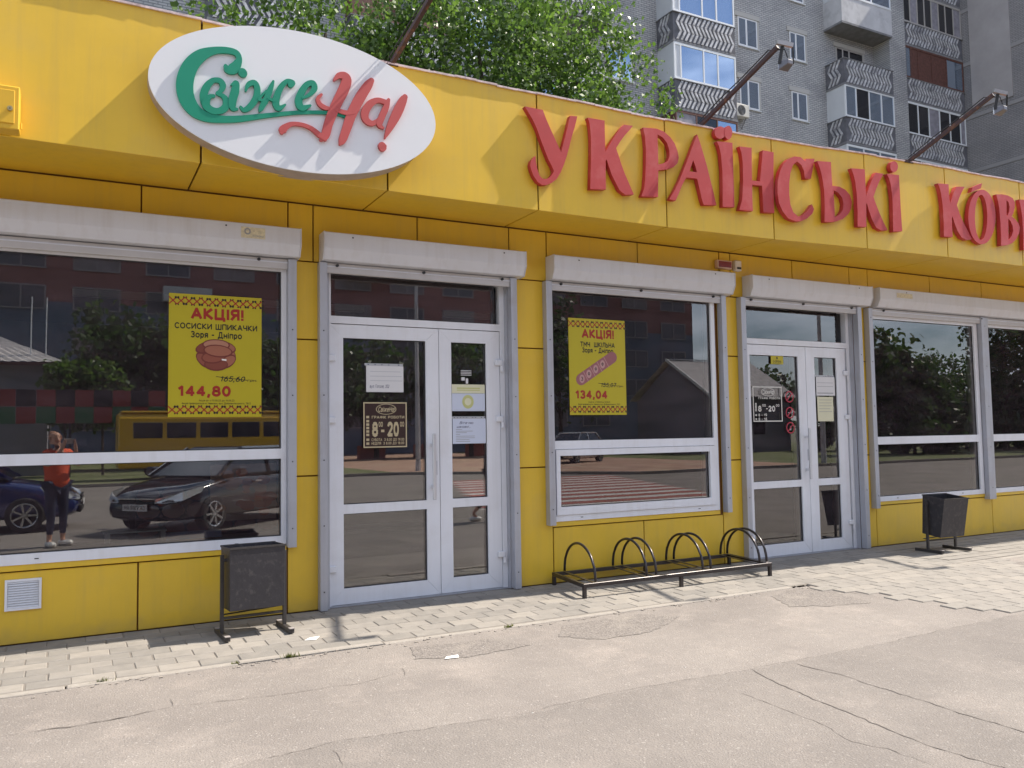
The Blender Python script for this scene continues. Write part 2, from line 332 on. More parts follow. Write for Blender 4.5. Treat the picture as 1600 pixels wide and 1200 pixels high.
def ribbon(pts, w, name, mt, parent=None, z=.004, jag=.012, step=.04):
    m = MB(); P = []
    for i in range(len(pts)-1):
        a = Vector(pts[i]); b = Vector(pts[i+1]); n = max(1, int((b-a).length/step))
        for j in range(n): P.append(a.lerp(b, j/n))
    P.append(Vector(pts[-1])); off = 0; L2 = []
    for i, p in enumerate(P):
        d = (P[min(i+1, len(P)-1)]-P[max(i-1, 0)]).normalized(); nrm = Vector((-d.y, d.x)); off = off*.7+random.gauss(0, jag)*.5
        ww = w*.72*random.uniform(.2, 1.3)*min(1, i/4+.1, (len(P)-1-i)/4+.1); c = p+nrm*off; L2.append((c+nrm*ww/2, c-nrm*ww/2))
    for (a, b), (c, d) in zip(L2, L2[1:]):
        m.quad((b.x, b.y, gz(b.y)+z), (d.x, d.y, gz(d.y)+z), (c.x, c.y, gz(c.y)+z), (a.x, a.y, gz(a.y)+z))
    return m.build(name, mt, parent, fix=False)
SEAM = [[-0.221, -3.1], [0.629, -2.986], [1.171, -2.9], [2.112, -3.016], [3.068, -2.961], [3.807, -3.011], [5.097, -3.012], [6.321, -2.954], [7.502, -2.982]]
m = MB(); sm_ = []
for a, b in zip(SEAM, SEAM[1:]):
    for j in range(12): q = Vector(a).lerp(Vector(b), j/12); sm_.append((q.x, q.y+random.gauss(0, .012)))
sm_.append(tuple(SEAM[-1]))
for a, b in zip(sm_, sm_[1:]): m.quad((a[0], -9.5, -.1312), (b[0], -9.5, -.1312), (b[0], b[1], gz(b[1])+.0018) if b[1] > -7 else (b[0], b[1], -.1312), (a[0], a[1], gz(a[1])+.0018)) if False else None
for a, b in zip(sm_, sm_[1:]):
    ya = [a[1]+(-7-a[1])*k/3 for k in range(4)]; yb2 = [b[1]+(-7-b[1])*k/3 for k in range(4)]
    for k in range(3): m.quad((a[0], ya[k+1], gz(ya[k+1])+.0018), (b[0], yb2[k+1], gz(yb2[k+1])+.0018), (b[0], yb2[k], gz(yb2[k])+.0018), (a[0], ya[k], gz(ya[k])+.0018))
    m.quad((a[0], -9.5, -.1312), (b[0], -9.5, -.1312), (b[0], -7, -.1312), (a[0], -7, -.1312))
o = m.build('older_asphalt', ASPH2, asph, fix=False); o['kind'] = 'structure'
CR = [[[[3.833, -2.995], [3.763, -3.281], [3.727, -3.686], [3.705, -3.957], [3.691, -4.25], [3.712, -4.486], [3.74, -4.666], [3.726, -4.883]], 0.012], [[[4.16, -3.002], [4.21, -3.359], [4.223, -3.647], [4.235, -3.909], [4.23, -4.14], [4.269, -4.456], [4.313, -4.732]], 0.011], [[[3.439, -3.275], [3.449, -3.532], [3.457, -3.924], [3.397, -4.134], [3.484, -4.317], [3.477, -4.521]], 0.006], [[[-0.29, -2.013], [-0.163, -2.014]], 0.008], [[[-0.163, -2.014], [0.055, -2.023], [0.3, -2.008], [0.53, -1.963]], 0.014], [[[0.53, -1.963], [1.058, -2.036], [1.603, -2.071], [1.867, -1.969]], 0.006], [[[0.529, -1.804], [0.533, -2.0]], 0.01], [[[1.895, -1.891], [1.874, -2.063]], 0.012], [[[0.629, -2.986], [1.171, -2.9], [1.588, -2.956], [2.112, -3.016]], 0.005], [[[1.144, -2.994], [1.147, -3.092], [1.126, -3.237]], 0.012], [[[2.112, -3.016], [2.547, -2.968], [3.068, -2.961], [3.807, -3.011]], 0.004], [[[3.807, -3.011], [5.097, -3.012], [6.321, -2.954]], 0.004], [[[3.444, -1.365], [4.19, -1.362]], 0.008], [[[6.325, -1.396], [6.293, -1.715], [6.331, -1.989]], 0.008]]
for pts, wd in CR:
    o = ribbon(pts, wd, 'crack', CRACK, asph); o['kind'] = 'structure'
for P in [[[5.547, -1.477], [6.046, -1.305], [6.193, -1.657], [6.11, -2.099], [5.705, -2.01], [5.385, -1.855]], [[3.38, -1.47], [4.135, -1.436], [4.335, -1.677], [3.859, -1.964], [3.385, -1.946], [3.179, -1.727]], [[8.076, -1.57], [9.179, -1.5], [9.592, -1.741], [8.638, -2.139], [7.917, -1.877]], [[2.123, -1.466], [2.682, -1.548], [2.897, -1.827], [2.42, -1.887], [2.059, -1.753]]]:
    m = MB(); c = Vector((sum(p[0] for p in P)/len(P), sum(p[1] for p in P)/len(P))); Q = []
    for i in range(len(P)):
        a = Vector(P[i]); b = Vector(P[(i+1) % len(P)])
        for j in range(8):
            q = a.lerp(b, j/8); q += (q-c).normalized()*random.gauss(0, .012); Q.append(q)
    m.poly([(q.x, q.y, gz(q.y)+.0025) for q in Q])
    o = m.build('asphalt_patch', PATCH, asph, fix=False); o['kind'] = 'structure'
m = MB()
for i in range(170):                                    # pale grit and litter specks on the asphalt
    x = random.uniform(-1.2, 9); y = random.uniform(-5.2, -1.4); s = random.choice((.002,.003,.003,.004,.006))
    a = random.uniform(0, 3); c, d = s*math.cos(a), s*math.sin(a)
    z = gz(y)+.001; n = len(m.v)
    m.v += [(x+c, y+d, z), (x-d, y+c, z), (x-c, y-d, z), (x+d, y-c, z), (x, y, z+s*.9)]; m.f += [(n,n+1,n+4),(n+1,n+2,n+4),(n+2,n+3,n+4),(n+3,n,n+4)]
tag(m.build('grit', mat('pale_grit', (.55,.52,.48), .8), fix=False), kind='stuff')
# tufts of weeds in the kerb joint
GR = leaf_mat('weed_leaf', (.06,.075,.02), (.17,.18,.06), 20)
def tuft(x, y, n, s, label):
    m = MB()
    for i in range(n):
        a = random.uniform(0, 6.28); r = random.uniform(.2, 1)*s; h = random.uniform(.3, .9)*s*.8; bx, by = x+random.gauss(0, s*.45), y+random.gauss(0, s*.12)
        dx, dy = math.cos(a)*r*.5, math.sin(a)*r*.4; wv = .0035; z = gz(y)+.002
        n0 = len(m.v); m.v += [(bx-wv*dy/r*2, by+wv, z), (bx+wv, by-wv, z), (bx+dx, by+dy, z+h)]; m.f.append((n0, n0+1, n0+2))
    o = m.build('weed_tuft', GR, fix=False); tag(o, label, 'weed', 'weeds in the kerb joint')
tuft(.20, -1.27, 35, .05, 'small dry weed tuft in the kerb joint, leftmost below the grey vent')
tuft(.98, -1.28, 25, .035, 'tiny weed tuft in the kerb joint left of the first rubbish bin feet')
tuft(1.34, -1.30, 60, .055, 'greenest weed tuft in the kerb joint in front of the first rubbish bin')
tuft(3.0, -1.31, 30, .045, 'weed tuft in the kerb joint in front of the first door')
# scraps of paper
o = MB().poly([(1.52,-.93,gz(-.93)+.006),(1.6,-.95,gz(-.95)+.006),(1.64,-.9,gz(-.9)+.016),(1.57,-.885,gz(-.885)+.01)]).build('paper_scrap', mat('paper', (.8,.79,.76), .8)); tag(o, 'small folded white paper scrap on the pavers right of the first bin', 'litter')
o = MB().poly([(2.22,-1.86,gz(-1.86)+.006),(2.32,-1.87,gz(-1.87)+.006),(2.33,-1.83,gz(-1.83)+.012),(2.25,-1.82,gz(-1.82)+.008)]).build('paper_scrap', mat('paper_b', (.85,.83,.8), .8)); tag(o, 'flat white scrap lying on the asphalt in front of the first door', 'litter')

# ================================================================== SHOP BUILDING
shop = empty('shop_building', (3, 0, 0)); shop.location = (0, 0, 0)
tag(shop, 'single-storey shop clad in glossy yellow panels with white doors and windows', 'shop')
def panel(x0, x1, z0, z1, y=0., name='wall_panel', t=.018):
    g = .006
    o = MB().box(x0+g, x1-g, y+random.uniform(-.0015,.0015), y+t, z0+g, z1-g).build(name, YEL, shop, bevel=.003)
    o.rotation_euler = (0, 0, 0); return o
# openings: (x0, x1, z0, z1)
OP = [(-3.2,1.60,.565,2.95),(1.93,3.71,0,2.95),(4.17,6.30,.59,2.95),(6.70,8.53,0,2.95),(8.80,10.98,.545,2.95),(11.14,13.4,.545,2.95)]
core = MB()
xc = [-3.4]+[v for o_ in OP for v in o_[:2]]+[16]
for i in range(0, len(xc), 2): core.box(xc[i], xc[i+1], .022, .30, -.05, 2.95)
for o_ in OP:
    if o_[2] > 0: core.box(o_[0], o_[1], .022, .30, -.05, o_[2]-.003)
core.box(-3.4, 16, .022, .30, 2.953, 4.40)
core.build('wall', JOINT, shop)
# panels below the windows
for a, b, z in ((-3.2,-.98,.52),(-.98,.478,.52),(.478,1.61,.52),(4.18,5.272,.54),(5.272,6.35,.54),(8.82,10.02,.50),(10.02,11.15,.50),(11.15,12.3,.50),(12.3,13.5,.5)): panel(a, b, 0, z)
# pilasters in three lifts
for a, b in ((1.61,1.90),(3.73,4.18),(6.35,6.68),(8.56,8.82),(13.5,16)):
    for z0, z1 in ((0,1.128),(1.128,2.287),(2.287,2.96)): panel(a, b, z0, z1)
# band above the openings
BX = [-3.2,-.66,.472,1.615,1.83,2.79,3.739,4.16,5.275,6.40,6.56,7.526,8.5,8.835,10.04,11.15,12.3,13.5,16]
for a, b in zip(BX, BX[1:]): panel(a, b, 2.96, 3.458)
# narrow sill flashings
for a, b, z in ((-3.2,1.60,.52),(4.17,6.30,.54),(8.80,13.4,.50)):
    MB().box(a, b, -.012, .02, z+.004, z+.052).build('sill_flashing', YEL, shop, bevel=.003)
# fascia
SX = [-3.5,-2.1,-.63,.817,2.275,3.699,5.159,6.537,7.837,9.14,10.563,12.0,13.4,16]
SY = [-.765,-.765,-.765,-.735,-.656,-.655,-.650,-.705,-.815,-.89,-.93,-.95,-.96,-.97]
def yf(x): return float(np.interp(x, SX, SY))
ZB, ZT = 3.461, 4.535
m = MB(); m2 = MB()
for i, (a, b) in enumerate(zip(SX, SX[1:])):
    g = .007; A = (a+g, SY[i]); B = (b-g, SY[i+1])
    p = MB().prism_z([(A[0],A[1]),(B[0],B[1]),(B[0],B[1]+.02),(A[0],A[1]+.02)], ZB, ZT); p.build('fascia_panel', YEL, shop, bevel=.003)
    s = MB().prism_z([(A[0],A[1]+.022),(B[0],B[1]+.022),(B[0],-.001),(A[0],-.001)], ZB+.002, ZB+.02); s.build('soffit_panel', YEL, shop, bevel=.002)
    m.prism_z([(a,SY[i]+.034),(b,SY[i+1]+.034),(b,.018),(a,.018)], ZB+.032, ZT-.03)
    jt = [random.uniform(-.004,.004) for _ in range(4)]
    n = 7
    for k in range(n):
        t0, t1 = k/n, (k+1)/n; xa = a+(b-a)*t0; xb = a+(b-a)*t1; ya = SY[i]+(SY[i+1]-SY[i])*t0; yb_ = SY[i]+(SY[i+1]-SY[i])*t1
        dz = .004*math.sin(xa*5.1)+random.uniform(-.003,.003)
        m2.prism_z([(xa,ya-.012-random.uniform(0,.006)),(xb-.0005,yb_-.012-random.uniform(0,.006)),(xb-.0005,yb_+.3),(xa,ya+.3)], ZT-.006+dz, ZT+.010+dz)
m.build('fascia_core', JOINT, shop); m2.build('cap_flashing', CAPM, shop)
MB().box(-3.4, 16, -.2, 9.5, 4.33, 4.40).build('roof', mat('roof_felt', (.09,.09,.09), .9), shop)
MB().box(-3.4, 16, 9.3, 9.5, -.05, 4.325).build('back_wall', mat('render_grey', (.5,.48,.45), .9), shop)
MB().box(-3.4, -3.2, .31, 9.29, -.05, 4.325).build('side_wall', YEL, shop); MB().box(15.8, 16, .31, 9.29, -.05, 4.325).build('side_wall', YEL, shop)
# interior shell
INT = mat('interior_wall', (.06,.045,.05), .8); INTD = mat('interior_dark', (.035,.035,.045), .8)  # dimness of the interior is put into these near-black colours
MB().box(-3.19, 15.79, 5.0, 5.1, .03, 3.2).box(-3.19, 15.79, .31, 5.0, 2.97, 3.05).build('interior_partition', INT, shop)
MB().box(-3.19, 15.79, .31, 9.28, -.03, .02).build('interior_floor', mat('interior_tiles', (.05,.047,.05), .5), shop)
# shutter boxes with guide rails and lowered end bars
def shutter(x0, x1, r0, r1, zb, mids=(), d=.17):
    P = [(-d+.004,3.196),(-d,3.19),(-d,3.055),(-d+.045,2.965),(-.004,2.955),(-.004,3.196)]
    b = MB().prism_x(P, x0, x1).build('shutter_box', SHUT, shop, bevel=.0025)
    MB().box(x0-.004, x1+.004, -d-.004, -d+.01, 3.176, 3.190).build('box_lip', SHUT, b)
    MB().prism_x([(y*1.02-.001, 3.075+(z-3.075)*1.03) for y, z in P], x0-.006, x0-.0005).build('end_cap', SHUT, b); MB().prism_x([(y*1.02-.001, 3.075+(z-3.075)*1.03) for y, z in P], x1+.0005, x1+.006).build('end_cap', SHUT, b)
    for xs_ in (x0+.1*(x1-x0)+.05, x1-.12*(x1-x0)):
        MB().box(xs_-.006, xs_+.006, -d-.003, -d-.0005, 3.156, 3.168).build('screw', BLK, b)
    for (a, c) in [r0, r1]+list(mids):
        g = MB().box(a, c, -.082, -.003, zb, 2.952).build('guide_rail', RAIL, shop, bevel=.002)
        sc = MB()
        for z in np.arange(zb+.15, 2.9, .55): sc.box((a+c)/2-.005, (a+c)/2+.005, -.0845, -.0825, z, z+.01)
        tag(sc.build('rail_screws', BLK, g), kind='stuff')
    e = MB().box(r0[1]+.001, r1[0]-.001, -.062, -.032, 2.865, 2.95).build('shutter_curtain', BAR, shop, bevel=.003)
    MB().box(r0[1]+.001, r1[0]-.001, -.066, -.0625, 2.915, 2.925).build('curtain_groove', SHUT, e)
    n = 3
    for i in range(n):
        x = r0[1]+(r1[0]-r0[1])*(i+.5)/n+(.35*(i-1))*(r1[0]-r0[1])/3
        MB().tube([(x,-.085,2.93),(x,-.064,2.93)], .013, 8).build('bolt', BLK, e)
shutter(-3.3, 1.682, (-3.28,-3.2), (1.600,1.669), .55)
shutter(1.885, 3.83, (1.865,1.93), (3.71,3.775), .004)
shutter(4.15, 6.468, (4.10,4.168), (6.345,6.41), .565)
shutter(6.735, 8.705, (6.63,6.70), (8.53,8.60), .004)
shutter(8.845, 13.3, (8.73,8.80), (13.2,13.27), .475, [(10.985,11.13)])
# frames and panes
def frame(name, x0, x1, z0, z1, l, r, b, t, y0, y1, mt=PVC, parent=shop, cross=()):
    m = MB().box(x0, x0+l, y0, y1, z0, z1).box(x1-r, x1, y0, y1, z0, z1).box(x0+l, x1-r, y0+.001, y1, z0, z0+b).box(x0+l, x1-r, y0+.001, y1, z1-t, z1)
    for c0, c1 in cross: m.box(x0+l, x1-r, y0+.001, y1, c0, c1)
    return m.build(name, mt, parent)
SEAL = mat('rubber_seal', (.03,.03,.035), .7)
def pane(x0, x1, z0, z1, y, parent, t=.02):
    MB().box(x0-.01, x1+.01, y+.012, y+.012+t, z0-.01, z1+.01).build('pane', GLASS, parent, fix=True)
    g = .006
    MB().box(x0, x0+g, y+.002, y+.011, z0, z1).box(x1-g, x1, y+.002, y+.011, z0, z1).box(x0+g, x1-g, y+.002, y+.011, z0, z0+g).box(x0+g, x1-g, y+.002, y+.011, z1-g, z1).build('seal', SEAL, parent)
def slots(parent, L, z, y):
    for x in L: MB().box(x-.014, x+.014, y-.0015, y-.0002, z-.003, z+.004).build('drain_slot', BLK, parent)
w1 = frame('window_frame', -3.19, 1.598, .568, 2.93, .06, .042, .076, .08, -.02, .05, cross=((1.281,1.364),))
pane(-3.13, 1.556, 1.364, 2.85, .0, w1); pane(-3.13, 1.556, .644, 1.281, .0, w1); slots(w1, (-.2,1.2), .605, -.02)
w2 = frame('window_frame', 4.172, 6.288, .593, 2.93, .032, .055, .06, .045, -.02, .05, cross=((1.297,1.38),))
pane(4.204, 6.233, 1.38, 2.885, .0, w2); slots(w2, (4.5,6.0), .622, -.02)
s2 = frame('window_sash', 4.21, 6.228, .655, 1.293, .045, .07, .078, .06, -.032, .04, parent=w2); pane(4.255, 6.158, .733, 1.233, -.005, w2)
w3 = frame('window_frame', 8.803, 10.972, .548, 2.93, .04, .075, .06, .10, -.02, .05, cross=((1.253,1.347),))
pane(8.843, 10.897, 1.347, 2.83, .0, w3); pane(8.843, 10.897, .608, 1.253, .0, w3); slots(w3, (9.2,10.5), .578, -.02)
w4 = frame('window_frame', 11.145, 13.18, .548, 2.93, .06, .06, .06, .10, -.02, .05, cross=((1.253,1.347),))
pane(11.205, 13.12, 1.347, 2.83, .0, w4); pane(11.205, 13.12, .608, 1.253, .0, w4)
def hinge(x, z, y, parent, s=1):
    m = MB().box(x-.055 if s > 0 else x-.02, x+.02 if s > 0 else x+.055, y-.028, y-.001, z-.028, z+.028)
    h = m.build('hinge', PVC, parent, bevel=.006)
    MB().tube([(x+.012*s, y-.016, z-.10), (x+.012*s, y-.016, z-.03)], .016, 8).build('hinge_pin', PVC, h) if False else None
    MB().tube([(x+.014*s, y-.017, z-.085), (x+.014*s, y-.017, z-.0285)], .015, 8).build('hinge', PVC, parent)
def leaf(x0, x1, gx0, gx1, y, hside, ox=0):
    f = MB()
    z0, z1 = .012, 2.44; Y0, Y1 = y, y+.06
    cr_ = [(.785,.865)]; gz0, gz1 = .145, 2.322
    # mitred frame members with a hairline at the corners
    f.prism([(x0,z0),(gx0,gz0),(gx0,gz1),(x0,z1)], Y0, Y1); f.prism([(x1,z0),(x1,z1),(gx1,gz1),(gx1,gz0)], Y0, Y1)
    f.prism([(x0+.0015,z0),(x1-.0015,z0),(gx1-.0015,gz0),(gx0+.0015,gz0)], Y0+.0012, Y1-.0012); f.prism([(x0+.0015,z1),(gx0+.0015,gz1),(gx1-.0015,gz1),(x1-.0015,z1)], Y0+.0012, Y1-.0012)
    f.box(gx0, gx1, Y0+.001, Y1-.001, .785, .865)
    o = f.build('door_leaf', PVC, shop)
    pane(gx0, gx1, .865, gz1, y+.014, o); pane(gx0, gx1, gz0, .785, y+.014, o)
    hx = x0-.004 if hside < 0 else x1+.004
    for z in (.32, 1.60, 2.14): hinge(hx, z, y, o, hside)
    return o
def pull(x, z0, z1, y, parent):
    m = MB().box(x-.018, x+.018, y-.075, y-.055, z0, z1); h = m.build('door_handle', mat('handle_alu', (.62,.63,.68), .3, .5), parent, bevel=.005)
    MB().box(x-.012, x+.012, y-.055, y-.001, z1-.12, z1-.09).box(x-.012, x+.012, y-.055, y-.001, z0+.10, z0+.13).build('handle_bracket', PVC, parent)
    MB().box(x+.028, x+.052, y-.006, y-.001, (z0+z1)/2-.08, (z0+z1)/2+.05).build('lock_plate', RAIL, parent, bevel=.002)
def doorset(xl, xr, leaf1, g1, leaf2, g2, tr, hx, y=.06):
    fr = MB().box(xl, xl+.03, y-.005, y+.07, 0, 2.93).box(xr-.05, xr, y-.005, y+.07, 0, 2.93).box(xl+.03, xr-.05, y-.004, y+.07, 2.447, 2.512).box(xl+.03, xr-.05, y-.004, y+.07, 2.885, 2.93)
    f = fr.build('door_frame', PVC, shop); pane(tr[0], tr[1], 2.512, 2.885, y+.01, f)
    MB().box(xl, xr, y-.02, y+.1, -.02, .008).build('threshold', RAIL, shop)
    a = leaf(*leaf1, *g1, y, -1); b = leaf(*leaf2, *g2, y, 1); pull(hx, .87, 1.47, y, a)
    MB().box(xl-.035, xl-.001, -.001, y+.3, 0, 2.94).build('door_reveal', RAIL, shop); MB().box(xr+.001, xr+.012, -.001, y+.3, 0, 2.94).build('door_reveal', RAIL, shop)
doorset(1.968, 3.70, (1.985,3.012), (2.108,2.884), (3.018,3.645), (3.140,3.502), (2.0,3.6), 2.935)
doorset(6.74, 8.515, (6.775,7.755), (6.868,7.63), (7.762,8.44), (7.905,8.28), (6.80,8.33), 7.71)
# wall vent
v = empty('vent_grille', (0,0,0)); tag(v, 'square white slatted vent grille low on the yellow wall', 'vent')
frame('vent_frame', -.395, -.165, .245, .465, .016, .016, .016, .016, -.016, -.002, parent=v)
for i in range(11):
    z = .268+i*.0175
    MB().prism_x([(-.013,z-.006),(-.003,z+.006),(-.003,z+.009),(-.014,z-.003)], -.378, -.182).build('slat', PVC, v)
MB().box(-.378,-.182,-.0028,-.0015,.262,.448).build('vent_back', BLK, v)
